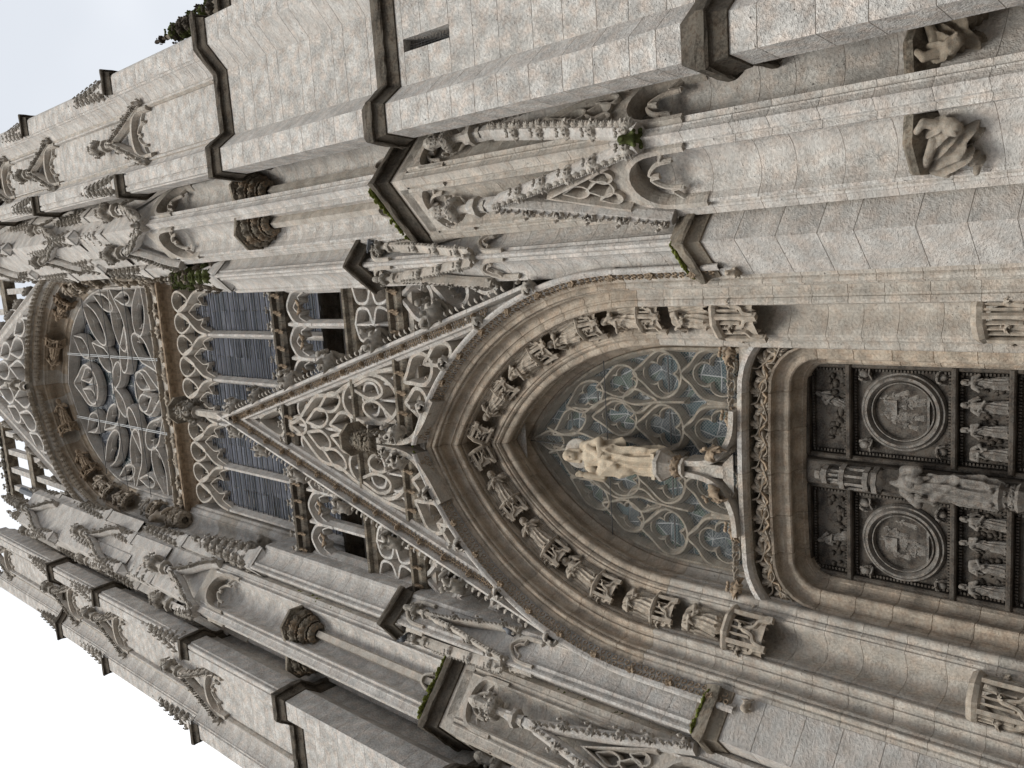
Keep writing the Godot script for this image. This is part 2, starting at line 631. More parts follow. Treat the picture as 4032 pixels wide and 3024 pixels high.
func xf(o: Vector3, up: Vector3, fwd: Vector3, k: float) -> Transform3D:
	# local y along up, local x towards fwd, scaled by k
	var y := up.normalized()
	var z := fwd.cross(y).normalized()
	var x := y.cross(z)
	return Transform3D(Basis(x * k, y * k, z * k), o)

func crocket(parent: Node, o: Vector3, up: Vector3, fwd: Vector3, k: float, mat: Material) -> void:
	put(parent, "crocket", CROCK_M[rng.randi() % 4], mat, xf(o, up, fwd, k))

var CROCK_M := []
var LEAF_M := []

func finial_shape(h: float, w: float, seed_: int) -> Acc:
	# stem with a collar, two rings of leaves and a bud, growing along +y
	var g := Acc.new()
	var r := RandomNumberGenerator.new()
	r.seed = seed_
	var rows := []
	for p in [[0.0, 0.16], [0.1, 0.13], [0.12, 0.25], [0.17, 0.26], [0.19, 0.13], [0.42, 0.1], [0.5, 0.14], [0.62, 0.1], [0.74, 0.13], [0.86, 0.18], [0.95, 0.12], [1.0, 0.0]]:
		var row := []
		for j in 9:
			var t := TAU * j / 8.0
			row.append(Vector3(cos(t) * p[1] * w, p[0] * h, sin(t) * p[1] * w))
		rows.append(row)
	g.grid(rows)
	for tier in [[0.48, 0.66, 4, 0.0, 0.15], [0.8, 0.36, 4, 0.785, 0.8]]:
		for j in tier[2]:
			var t: float = TAU * j / tier[2] + tier[3]
			var d := Vector3(cos(t), 0, sin(t))
			g.add(CROCKET[r.randi() % 4], xf(Vector3(0, tier[0] * h, 0) + d * 0.08 * w, (d + Vector3(0, tier[4], 0)), Vector3(0, 1, 0) - d * 0.2, w * tier[1] * 0.72))
	return g

func finial(parent: Node, o: Vector3, h: float, w: float, mat: Material, up := Vector3.UP, called := "finial") -> void:
	var g := finial_shape(h, w, rng.randi())
	var side_ := Vector3(0, 0, 1) if absf(up.z) < 0.9 else Vector3(1, 0, 0)
	put(parent, called, g, mat, xf(o, up, side_, 1.0))

func spire(parent: Node, o: Vector3, h: float, w: float, mat: Material, mat2: Material, rows_ := 5, turn := PI / 4, mat3: Material = null) -> void:
	# a little crocketed pinnacle: four gables, tapering spire, crockets on its arrises, finial
	var g := Acc.new()
	var rr := []
	for p in [[-0.12, 0.02], [-0.06, 0.5], [0.0, 1.0], [0.03, 1.12], [0.05, 1.12], [0.07, 0.8], [0.86, 0.14], [0.9, 0.22], [0.93, 0.2], [1.0, 0.05]]:
		var row := []
		for j in 5:
			var t := TAU * j / 4.0 + turn
			row.append(o + Vector3(cos(t) * p[1] * w, p[0] * h, sin(t) * p[1] * w))
		rr.append(row)
	g.grid(rr)
	for j in 4:
		var t := TAU * (j + 0.5) / 4.0 + turn
		var d := Vector3(cos(t), 0, sin(t))
		var q := Vector3(-d.z, 0, d.x)
		var c := o + d * w * 0.78
		g.tri(c + q * w * 0.72, c + Vector3(0, h * 0.3, 0) - d * w * 0.1, c - q * w * 0.72)
		g.quad(c + q * w * 0.72, c + q * w * 0.72 - d * w * 0.4, c + Vector3(0, h * 0.3, 0) - d * w * 0.4, c + Vector3(0, h * 0.3, 0) - d * w * 0.1)
		g.quad(c - q * w * 0.72, c - q * w * 0.72 - d * w * 0.4, c + Vector3(0, h * 0.3, 0) - d * w * 0.4, c + Vector3(0, h * 0.3, 0) - d * w * 0.1)
	put(parent, "pinnacle", g, mat)
	for j in 4:
		var t := TAU * j / 4.0 + turn
		var d := Vector3(cos(t), 0, sin(t))
		for i in rows_:
			var u := (i + 0.5) / rows_ * 0.76 + 0.1
			var wr: float = lerpf(0.8, 0.14, (u - 0.07) / 0.79) * w
			crocket(parent, o + Vector3(0, u * h, 0) + d * wr * 0.9, d + Vector3(0, 0.1, 0), Vector3.UP, w * 0.8, mat3 if mat3 != null and rng.randf() < 0.5 else mat2)
	finial(parent, o + Vector3(0, h * 0.93, 0), h * 0.22, w * 0.8, mat2)

# ---------------------------------------------------------------- figures (distance fields meshed as surface nets)
func surface_net(prims: Array, k: float, zs: float, fold: Callable, cell: float) -> Acc:
	var lo := Vector3(9, 9, 9)
	var hi := -lo
	for p in prims:
		var r: float = maxf(p[2], p[3]) + k + 0.02
		for q in [p[0], p[1]]:
			lo = lo.min(q - Vector3.ONE * r)
			hi = hi.max(q + Vector3.ONE * r)
	var nx := int((hi.x - lo.x) / cell) + 2
	var ny := int((hi.y - lo.y) / cell) + 2
	var nz := int((hi.z - lo.z) / cell) + 2
	var f := PackedFloat32Array()
	f.resize(nx * ny * nz)
	f.fill(1.0)
	var B := 4
	for bz in range(0, nz, B):
		for by in range(0, ny, B):
			for bx in range(0, nx, B):
				var cp := lo + Vector3(bx + B * 0.5, by + B * 0.5, bz + B * 0.5) * cell
				var near := []
				var rad := cell * B * 0.9 + k + 0.03
				var best := 9.0
				for p in prims:
					var ab: Vector3 = p[1] - p[0]
					var t := clampf((cp - p[0]).dot(ab) / maxf(ab.length_squared(), 1e-9), 0.0, 1.0)
					var d: float = (cp - p[0] - ab * t).length() - lerpf(p[2], p[3], t)
					best = minf(best, d)
					if d < rad * 1.6 + 0.02:
						near.append(p)
				if best > rad:
					continue
				if best < -rad * 1.8:
					for z in range(bz, mini(bz + B, nz)):
						for y in range(by, mini(by + B, ny)):
							for x in range(bx, mini(bx + B, nx)):
								f[(z * ny + y) * nx + x] = -1.0
					continue
				for z in range(bz, mini(bz + B, nz)):
					for y in range(by, mini(by + B, ny)):
						for x in range(bx, mini(bx + B, nx)):
							var q := lo + Vector3(x, y, z) * cell
							var d := 9.0
							for p in near:
								var ab: Vector3 = p[1] - p[0]
								var t := clampf((q - p[0]).dot(ab) / maxf(ab.length_squared(), 1e-9), 0.0, 1.0)
								var dd: float = (q - p[0] - ab * t).length() - lerpf(p[2], p[3], t)
								if p.size() > 4:
									dd += fold.call(q)
								var h := clampf(0.5 + 0.5 * (d - dd) / k, 0.0, 1.0)
								d = lerpf(d, dd, h) - k * h * (1.0 - h) if d < 8.0 else dd
							f[(z * ny + y) * nx + x] = d
	var id := {}
	var vs := PackedVector3Array()
	var ns := PackedVector3Array()
	var sx := 1
	var sy := nx
	var sz := nx * ny
	for z in nz - 1:
		for y in ny - 1:
			var base := (z * ny + y) * nx
			for x in nx - 1:
				var i0 := base + x
				var v0 := f[i0]
				if v0 == 1.0 and f[i0 + sx + sy + sz] == 1.0:
					continue
				var c := [v0, f[i0 + sx], f[i0 + sy], f[i0 + sx + sy], f[i0 + sz], f[i0 + sx + sz], f[i0 + sy + sz], f[i0 + sx + sy + sz]]
				var neg := 0
				for q in c:
					if q < 0.0: neg += 1
				if neg == 0 or neg == 8:
					continue
				var sum := Vector3.ZERO
				var cnt := 0
				for e in [[0, 1], [2, 3], [4, 5], [6, 7], [0, 2], [1, 3], [4, 6], [5, 7], [0, 4], [1, 5], [2, 6], [3, 7]]:
					var a: float = c[e[0]]
					var b: float = c[e[1]]
					if (a < 0.0) != (b < 0.0):
						var t := a / (a - b)
						var pa := Vector3(e[0] & 1, (e[0] >> 1) & 1, (e[0] >> 2) & 1)
						var pb := Vector3(e[1] & 1, (e[1] >> 1) & 1, (e[1] >> 2) & 1)
						sum += pa.lerp(pb, t)
						cnt += 1
				var gr := Vector3(c[1] + c[3] + c[5] + c[7] - c[0] - c[2] - c[4] - c[6], c[2] + c[3] + c[6] + c[7] - c[0] - c[1] - c[4] - c[5], c[4] + c[5] + c[6] + c[7] - c[0] - c[1] - c[2] - c[3])
				gr.z /= zs
				id[i0] = vs.size()
				var wp := lo + (Vector3(x, y, z) + sum / cnt) * cell
				wp.z *= zs
				vs.append(wp)
				ns.append(gr.normalized())
	var out := Acc.new()
	for i0 in id:
		var x: int = i0 % nx
		var y: int = (i0 / nx) % ny
		var z: int = i0 / sz
		for ax in 3:
			var st: int = [sx, sy, sz][ax]
			var u: int = [sy, sz, sx][ax]
			var w: int = [sz, sx, sy][ax]
			if [y, z, x][ax] == 0 or [z, x, y][ax] == 0:
				continue
			var a := f[i0]
			var b := f[i0 + st]
			if (a < 0.0) == (b < 0.0):
				continue
			if not (id.has(i0 - u) and id.has(i0 - w) and id.has(i0 - u - w)):
				continue
			var q := [id[i0], id[i0 - u], id[i0 - u - w], id[i0 - w]]
			if a < 0.0:
				q.reverse()
			for t in [0, 1, 2, 0, 2, 3]:
				out.v.append(vs[q[t]])
				out.n.append(ns[q[t]])
	return out

func robed(arms: Array, extra: Array, lean := 0.0, cell := 0.0145, head := true, phase := 0.0) -> Acc:
	# a standing figure one unit high in a long robe; arms = [[elbow, hand], [elbow, hand]]
	var L := Vector3(lean, 0, 0)
	var p := [
		[Vector3(0.01, 0.03, 0.0), Vector3(0, 0.3, 0.0), 0.135, 0.118, 1],
		[Vector3(0, 0.3, 0.0), L * 0.5 + Vector3(0, 0.56, 0), 0.118, 0.098, 1],
		[Vector3(0, 0.5, 0) + L * 0.5, Vector3(0, 0.72, 0) + L, 0.098, 0.088, 1],
		[Vector3(-0.095, 0.755, -0.01) + L, Vector3(0.095, 0.755, -0.01) + L, 0.045, 0.045],
		[Vector3(-0.05, 0.015, 0.1), Vector3(-0.055, 0.015, 0.16), 0.028, 0.02],
		[Vector3(0.06, 0.015, 0.09), Vector3(0.07, 0.015, 0.15), 0.028, 0.02]]
	if head:
		p.append([Vector3(0, 0.76, 0.01) + L, Vector3(0, 0.865, 0.035) + L, 0.04, 0.034])
		p.append([Vector3(0, 0.882, 0.066) + L, Vector3(0, 0.948, 0.05) + L, 0.04, 0.056])
		p.append([Vector3(0, 0.94, 0.015) + L, Vector3(0, 0.86, -0.005) + L, 0.057, 0.048])
		p.append([Vector3(0, 0.928, 0.103) + L, Vector3(0, 0.905, 0.113) + L, 0.007, 0.011])
		p.append([Vector3(-0.026, 0.94, 0.093) + L, Vector3(0.026, 0.94, 0.093) + L, 0.008, 0.008])
		p.append([Vector3(-0.012, 0.884, 0.1) + L, Vector3(0.012, 0.884, 0.1) + L, 0.007, 0.007])
		for s in [-1, 1]:
			p.append([Vector3(s * 0.05, 0.945, 0.03) + L, Vector3(s * 0.055, 0.835, 0.02) + L, 0.018, 0.02])
	for i in 2:
		var s := -1 if i == 0 else 1
		var sh := Vector3(s * 0.108, 0.75, -0.005) + L
		var el: Vector3 = arms[i][0]
		var ha: Vector3 = arms[i][1]
		p.append([sh, el, 0.044, 0.04, 1])
		p.append([el, el.lerp(ha, 0.72), 0.04, 0.032])
		p.append([el.lerp(ha, 0.7) + Vector3(0, -0.03, 0), el.lerp(ha, 0.45) + Vector3(0, -0.12, 0), 0.026, 0.016])
		p.append([el.lerp(ha, 0.7), ha, 0.024, 0.02])
		var dir := (ha - el).normalized()
		var sd := dir.cross(Vector3(0, 0, 1)).normalized()
		for k in 4:
			p.append([ha + sd * (k - 1.5) * 0.011, ha + dir * (0.04 + 0.008 * (1.0 - absf(k - 1.3))) + sd * (k - 1.5) * 0.013 + Vector3(0, 0, 0.006), 0.0085, 0.007])
		p.append([ha - sd * 0.02 * s, ha + dir * 0.02 - sd * 0.034 * s, 0.009, 0.007])
	p.append_array(extra)
	var fold := func(q: Vector3) -> float:
		var th := atan2(q.x, q.z)
		var wgt := clampf((0.8 - q.y) * 2.2, 0.15, 1.0)
		var a := (absf(sin(th * 5.5 + sin(q.y * 7.0 + phase) * 0.8 + phase)) - 0.5) * 0.04 * clampf(1.15 - q.y, 0.3, 1.0)
		var b := (absf(sin(q.y * 15.0 + q.x * 17.0 + phase * 2.0)) - 0.5) * 0.03 * clampf(1.3 - absf(q.y - 0.5) * 4.0, 0.0, 1.0)
		return (a + b) * wgt
	return surface_net(p, 0.014, 0.9, fold, cell)

func make_figures() -> void:
	FIG.pray = robed([[Vector3(-0.17, 0.62, 0.04), Vector3(-0.02, 0.7, 0.15)], [Vector3(0.17, 0.62, 0.04), Vector3(0.02, 0.7, 0.15)]], [], 0.0, 0.0125, true, 0.3)
	FIG.scroll = robed([[Vector3(-0.17, 0.6, 0.05), Vector3(-0.05, 0.55, 0.16)], [Vector3(0.19, 0.63, 0.06), Vector3(0.12, 0.78, 0.14)]], [[Vector3(-0.1, 0.6, 0.17), Vector3(0.12, 0.48, 0.17), 0.03, 0.03]], 0.02, 0.0125, true, 1.4)
	FIG.headless = robed([[Vector3(-0.17, 0.6, 0.05), Vector3(-0.04, 0.6, 0.15)], [Vector3(0.17, 0.6, 0.05), Vector3(0.05, 0.52, 0.15)]], [[Vector3(-0.08, 0.7, 0.12), Vector3(0.08, 0.44, 0.14), 0.03, 0.028]], -0.02, 0.0125, false, 2.2)
	FIG.bless = robed([[Vector3(-0.185, 0.585, 0.05), Vector3(-0.15, 0.77, 0.15)], [Vector3(0.165, 0.6, 0.05), Vector3(0.08, 0.56, 0.14)]],
		[[Vector3(-0.16, 0.6, 0.05), Vector3(0.08, 0.5, 0.09), 0.06, 0.05, 1], [Vector3(-0.1, 0.56, 0.06), Vector3(-0.09, 0.3, 0.08), 0.07, 0.05, 1], [Vector3(0.09, 0.54, 0.08), Vector3(0.1, 0.14, 0.07), 0.05, 0.04, 1], [Vector3(0.1, 0.72, 0.05), Vector3(-0.06, 0.42, 0.1), 0.035, 0.045, 1], [Vector3(0.09, 0.8, -0.02), Vector3(0.14, 0.4, -0.03), 0.05, 0.05, 1]], 0.0, 0.0072, true, 0.0)
	FIG.mother = robed([[Vector3(-0.16, 0.62, 0.05), Vector3(-0.06, 0.6, 0.16)], [Vector3(0.17, 0.62, 0.06), Vector3(0.05, 0.66, 0.17)]],
		[[Vector3(0, 0.74, 0.0), Vector3(0.01, 0.86, 0.03), 0.06, 0.02], [Vector3(0.08, 0.6, 0.13), Vector3(0.09, 0.68, 0.12), 0.045, 0.04, 1], [Vector3(-0.1, 0.5, 0.08), Vector3(0.1, 0.3, 0.1), 0.045, 0.05, 1], [Vector3(0.1, 0.5, 0.05), Vector3(0.12, 0.1, 0.06), 0.05, 0.05, 1]], 0.03, 0.0095, false, 0.9)
	# crouching beast for corbels and gargoyles: head along +z
	var nofold := func(_q: Vector3) -> float: return 0.0
	FIG.beast = surface_net([
		[Vector3(0, 0.1, -0.35), Vector3(0, 0.16, 0.05), 0.2, 0.17], [Vector3(0, 0.16, 0.05), Vector3(0, 0.3, 0.25), 0.17, 0.12],
		[Vector3(0, 0.32, 0.28), Vector3(0, 0.3, 0.42), 0.13, 0.08], [Vector3(0, 0.24, 0.4), Vector3(0, 0.2, 0.46), 0.05, 0.04],
		[Vector3(-0.09, 0.42, 0.22), Vector3(-0.13, 0.5, 0.16), 0.045, 0.02], [Vector3(0.09, 0.42, 0.22), Vector3(0.13, 0.5, 0.16), 0.045, 0.02],
		[Vector3(-0.16, 0.12, 0.05), Vector3(-0.2, -0.04, 0.2), 0.075, 0.05], [Vector3(0.16, 0.12, 0.05), Vector3(0.2, -0.04, 0.2), 0.075, 0.05],
		[Vector3(-0.2, -0.04, 0.2), Vector3(-0.17, -0.08, 0.32), 0.05, 0.04], [Vector3(0.2, -0.04, 0.2), Vector3(0.17, -0.08, 0.32), 0.05, 0.04],
		[Vector3(-0.2, 0.1, -0.25), Vector3(-0.24, -0.08, -0.1), 0.11, 0.06], [Vector3(0.2, 0.1, -0.25), Vector3(0.24, -0.08, -0.1), 0.11, 0.06],
		[Vector3(-0.05, 0.37, 0.36), Vector3(-0.055, 0.37, 0.38), 0.03, 0.025], [Vector3(0.05, 0.37, 0.36), Vector3(0.055, 0.37, 0.38), 0.03, 0.025]], 0.05, 1.0, nofold, 0.03)
	var wrap_fold := func(q: Vector3) -> float: return (absf(sin(q.x * 17.0 + q.y * 12.0 + q.z * 6.0)) - 0.5) * 0.085
	# crouching draped figure packed under a shelf, about one unit wide, hanging below y = 0
	FIG.crouch = surface_net([
		[Vector3(-0.32, -0.3, 0.06), Vector3(0.16, -0.34, 0.12), 0.2, 0.19, 1], [Vector3(0.16, -0.3, 0.12), Vector3(0.3, -0.42, 0.2), 0.17, 0.13, 1],
		[Vector3(0.34, -0.52, 0.26), Vector3(0.32, -0.6, 0.3), 0.12, 0.1], [Vector3(0.33, -0.6, 0.4), Vector3(0.33, -0.63, 0.42), 0.03, 0.025],
		[Vector3(-0.34, -0.32, 0.12), Vector3(-0.12, -0.62, 0.26), 0.15, 0.12, 1], [Vector3(-0.12, -0.62, 0.26), Vector3(-0.36, -0.74, 0.1), 0.11, 0.08, 1],
		[Vector3(-0.36, -0.74, 0.1), Vector3(-0.48, -0.72, 0.2), 0.07, 0.05], [Vector3(0.12, -0.24, 0.24), Vector3(-0.06, -0.14, 0.34), 0.085, 0.065],
		[Vector3(-0.06, -0.14, 0.34), Vector3(-0.2, -0.06, 0.28), 0.06, 0.05], [Vector3(0.34, -0.36, 0.2), Vector3(0.44, -0.16, 0.24), 0.08, 0.06],
		[Vector3(0.44, -0.16, 0.24), Vector3(0.34, -0.05, 0.26), 0.06, 0.05], [Vector3(-0.42, -0.1, 0.1), Vector3(-0.46, -0.3, 0.18), 0.09, 0.07],
		[Vector3(0.02, -0.5, 0.1), Vector3(0.1, -0.75, 0.04), 0.16, 0.12, 1]], 0.02, 1.0, wrap_fold, 0.017)
	# pigeon: head along +z, one unit long
	FIG.bird = surface_net([
		[Vector3(0, 0.28, 0.05), Vector3(0, 0.24, -0.22), 0.17, 0.1], [Vector3(0, 0.24, -0.2), Vector3(0, 0.14, -0.55), 0.09, 0.035],
		[Vector3(0, 0.34, 0.14), Vector3(0, 0.5, 0.2), 0.11, 0.07], [Vector3(0, 0.53, 0.22), Vector3(0, 0.54, 0.24), 0.078, 0.07],
		[Vector3(0, 0.53, 0.29), Vector3(0, 0.51, 0.36), 0.022, 0.01], [Vector3(-0.13, 0.27, 0.04), Vector3(-0.06, 0.2, -0.42), 0.07, 0.03], [Vector3(0.13, 0.27, 0.04), Vector3(0.06, 0.2, -0.42), 0.07, 0.03],
		[Vector3(-0.06, 0.14, 0.02), Vector3(-0.06, 0.0, 0.03), 0.022, 0.016], [Vector3(0.06, 0.14, 0.02), Vector3(0.06, 0.0, 0.03), 0.022, 0.016],
		[Vector3(-0.06, 0.005, 0.03), Vector3(-0.06, 0.005, 0.1), 0.014, 0.01], [Vector3(0.06, 0.005, 0.03), Vector3(0.06, 0.005, 0.1), 0.014, 0.01]], 0.03, 1.0, nofold, 0.022)
	for k in FIG.keys():
		FIG[k + "_mesh"] = FIG[k].mesh()

func wing_shape(s: int) -> Acc:
	# folded angel wing, unit height: overlapping feathers
	var g := Acc.new()
	for row in 3:
		for i in 5:
			var x0 := s * (0.05 + 0.045 * i - 0.012 * row)
			var y0 := 0.8 - row * 0.12 - i * 0.02
			var L := 0.24 + 0.05 * i + row * 0.05
			var pts := []
			for j in 5:
				var t := j / 4.0
				pts.append([Vector3(x0 + s * 0.05 * t * t - 0.026, y0 - L * t, -0.06 + 0.012 * row - 0.02 * i * t), Vector3(x0 + s * 0.05 * t * t, y0 - L * t - (0.02 if j == 4 else 0.0), -0.045 + 0.012 * row - 0.02 * i * t), Vector3(x0 + s * 0.05 * t * t + 0.026, y0 - L * t, -0.06 + 0.012 * row - 0.02 * i * t)])
			g.grid(pts)
	return g
# ---------------------------------------------------------------- the portal
func arch_at(s: int, p: Vector2, t: float) -> Vector3:
	var R := p.x + AC
	var th := t * acos(AC / R)
	return Vector3(s * (R * cos(th) - AC), AY + R * sin(th), p.y)

func arch_ring(parent: Node, called: String, s: int, pl: Array, n: int, mats: Array, t0 := 0.0, t1 := 1.0, sub := 3) -> void:
	var inn := offset(pl, -0.007)
	for i in n:
		var a0: float = lerpf(t0, t1, float(i) / n)
		var a1: float = lerpf(t0, t1, float(i + 1) / n)
		var e := 0.0008
		var rows := []
		for st in [[a0, 1]] + range(sub + 1).map(func(k): return [lerpf(a0 + e, a1 - e, float(k) / sub), 0]) + [[a1, 1]]:
			var r := []
			for p in (inn if st[1] == 1 else pl):
				r.append(arch_at(s, p, st[0]))
			rows.append(r)
		var g := Acc.new()
		g.grid(rows)
		put(parent, called, g, pick(mats))

func portal_outline() -> Array:
	return outline([[1.79, -0.02], [1.795, 0.12], [1.83, 0.16, 0.01, 3], [1.85, 0.17], [1.845, 0.22], [1.90, 0.46, -0.06, 6], [1.905, 0.5], [1.88, 0.52], [1.885, 0.545], [1.91, 0.55], [1.92, 0.6],
		[1.89, 0.64], [1.99, 0.78, 0.065, 7], [2.0, 0.79], [1.985, 0.81], [2.01, 0.845], [2.045, 0.85], [2.05, 0.875], [2.08, 0.885], [2.14, 0.86],
		[2.51, 1.09, -0.22, 12], [2.53, 1.15], [2.505, 1.165], [2.515, 1.195], [2.545, 1.2], [2.53, 1.22], [2.61, 1.3, 0.06, 6], [2.615, 1.28], [2.65, 1.3], [2.655, 1.33], [2.79, 1.44, -0.075, 7], [2.8, 1.48], [2.775, 1.49], [2.79, 1.515], [2.815, 1.515], [2.81, 1.53], [2.87, 1.585, 0.04, 5], [2.89, 1.57], [2.9, 1.6], [2.96, 1.64]])

func build_portal() -> void:
	var pl := portal_outline()
	for s in [-1, 1]:
		var jamb := part("portal_jamb")
		courses(jamb, "moulded_stone", side(s, pl), GROUND, AY, 0.5, M.mid)
		var arch := part("portal_arch")
		arch_ring(arch, "voussoir", s, pl, 11, M.archstone)
		# hood mould over the arch with its back
		var hood := outline([[2.94, 1.6], [2.99, 1.62], [3.03, 1.68], [3.04, 1.8], [3.02, 1.86], [3.05, 1.9], [3.11, 1.89, 0.02, 3], [3.13, 1.8], [3.08, 1.7], [3.08, 0.5]])
		var hp := part("hood_mould")
		arch_ring(hp, "hood_stone", s, hood, 12, M.pale, 0.0, 0.985)
		courses(hp, "hood_stone", side(s, hood.slice(0, 9)), 5.35, AY, 0.5, M.pale)
		# lace of leaves hanging under the hood
		var lace := Acc.new()
		lace_run(lace, func(t: float, u: float) -> Vector3:
			var p := Vector2(lerpf(2.93, 3.03, u), lerpf(1.67, 1.87, u))
			return arch_at(s, p, t) if t >= 0 else Vector3(s * p.x, AY + t * 5.5, p.y), -0.28, 0.97, 62, 0.13)
		stuff(put(hp, "leaf_lace", lace, M.carve_warm[0]))
		# crockets on the back of the hood
		for t in [0.26, 0.47, 0.66, 0.84]:
			var o := arch_at(s, Vector2(3.1, 1.82), t)
			var up := (o - Vector3(-s * AC, AY, o.z)).normalized()
			crocket(hp, o, up + Vector3(0, 0, 0.3), Vector3(-up.y, up.x, 0) * float(s) + Vector3(0, 0, 0.6), 0.34, pick(M.carve_pale))
		put(hp, "hood_stop", FIG.beast_mesh, M.carve[0], Transform3D(Basis(Vector3(s * 0.28, 0, -0.0), Vector3(0, 0.28, 0), Vector3(0, 0, 0.28 * s)).rotated(Vector3.UP, 0.0), Vector3(s * 2.98, 5.16, 1.76)))
	# the ogee tip of the hood and its leafy finial in front of the gable
	var tip := part("hood_finial")
	var g := Acc.new()
	for s in [-1, 1]:
		bar(g, curve([Vector2(s * 0.95, 11.08), Vector2(s * 0.5, 11.4), Vector2(s * 0.2, 11.72), Vector2(s * 0.09, 12.1), Vector2(s * 0.07, 12.75)]), false, 0.05, 0.08, 1.9, 1.55)
	put(tip, "stem", g, M.mid[2])
	for s in [-1, 1]:
		crocket(tip, Vector3(s * 0.2, 12.0, 1.85), Vector3(s, 0.25, 0.2), Vector3(0, 1, 0.4), 0.5, M.carve_pale[0])
		crocket(tip, Vector3(s * 0.13, 12.45, 1.85), Vector3(s, 0.3, 0.4), Vector3(0, 1, 0.4), 0.3, M.carve_pale[1])
	for k in 14:
		var t := TAU * k / 7.0 + (0.4 if k > 6 else 0.0)
		var d := Vector3(sin(t), 0, cos(t))
		crocket(tip, Vector3(0, 12.85 + (0.35 if k > 6 else 0.0), 1.78) + d * 0.06, d + Vector3(0, 0.55, 0), Vector3.UP - d * 0.3, 0.42 if k < 7 else 0.38, M.crust_mid)
	g = Acc.new()
	var rows := []
	for p in [[12.7, 0.1], [12.9, 0.12], [13.3, 0.16], [13.5, 0.2], [13.58, 0.36], [13.66, 0.35], [13.68, 0.0]]:
		var r := []
		for j in 9:
			r.append(Vector3(cos(TAU * j / 8.0 + 0.39) * p[1], p[0], 1.78 + sin(TAU * j / 8.0 + 0.39) * p[1]))
		rows.append(r)
	g.grid(rows)
	put(tip, "bud", g, M.crust_mid)

	build_lintel()
	build_portal_window()

func basket(d: float, z: float, t: float, y_top := 5.0, r0 := 0.3) -> Vector3:
	# path of the door head: up the jamb (t < 0), round the corner (0..1), along the top to the axis (1..2)
	var r := r0 + d
	var cx := 1.58 - r0
	var cy := y_top - r0
	if t <= 0.0:
		return Vector3(cx + r, cy + t, z)
	if t <= 1.0:
		return Vector3(cx + cos(t * PI / 2) * r, cy + sin(t * PI / 2) * r, z)
	return Vector3(cx * (2.0 - t), cy + r + 0.03 * sin((t - 1.0) * PI * 0.5), z)

func basket_sweep(parent: Node, called: String, s: int, pl: Array, cuts: Array, mats: Array) -> void:
	var inn := offset(pl, -0.01)
	for i in cuts.size() - 1:
		var a: float = cuts[i]
		var b: float = cuts[i + 1]
		var n := 1 if (b <= 0.0) else 6
		var rows := []
		var e := 0.006
		var list := [[a, 1]]
		for k in n + 1:
			list.append([lerpf(a + e, b - e, float(k) / n), 0])
		list.append([b, 1])
		for st in list:
			var r := []
			for p in (inn if st[1] == 1 else pl):
				var q := basket(p.x - 1.58, p.y, st[0])
				q.x *= s
				r.append(q)
			rows.append(r)
		var g := Acc.new()
		g.grid(rows)
		put(parent, called, g, pick(mats))

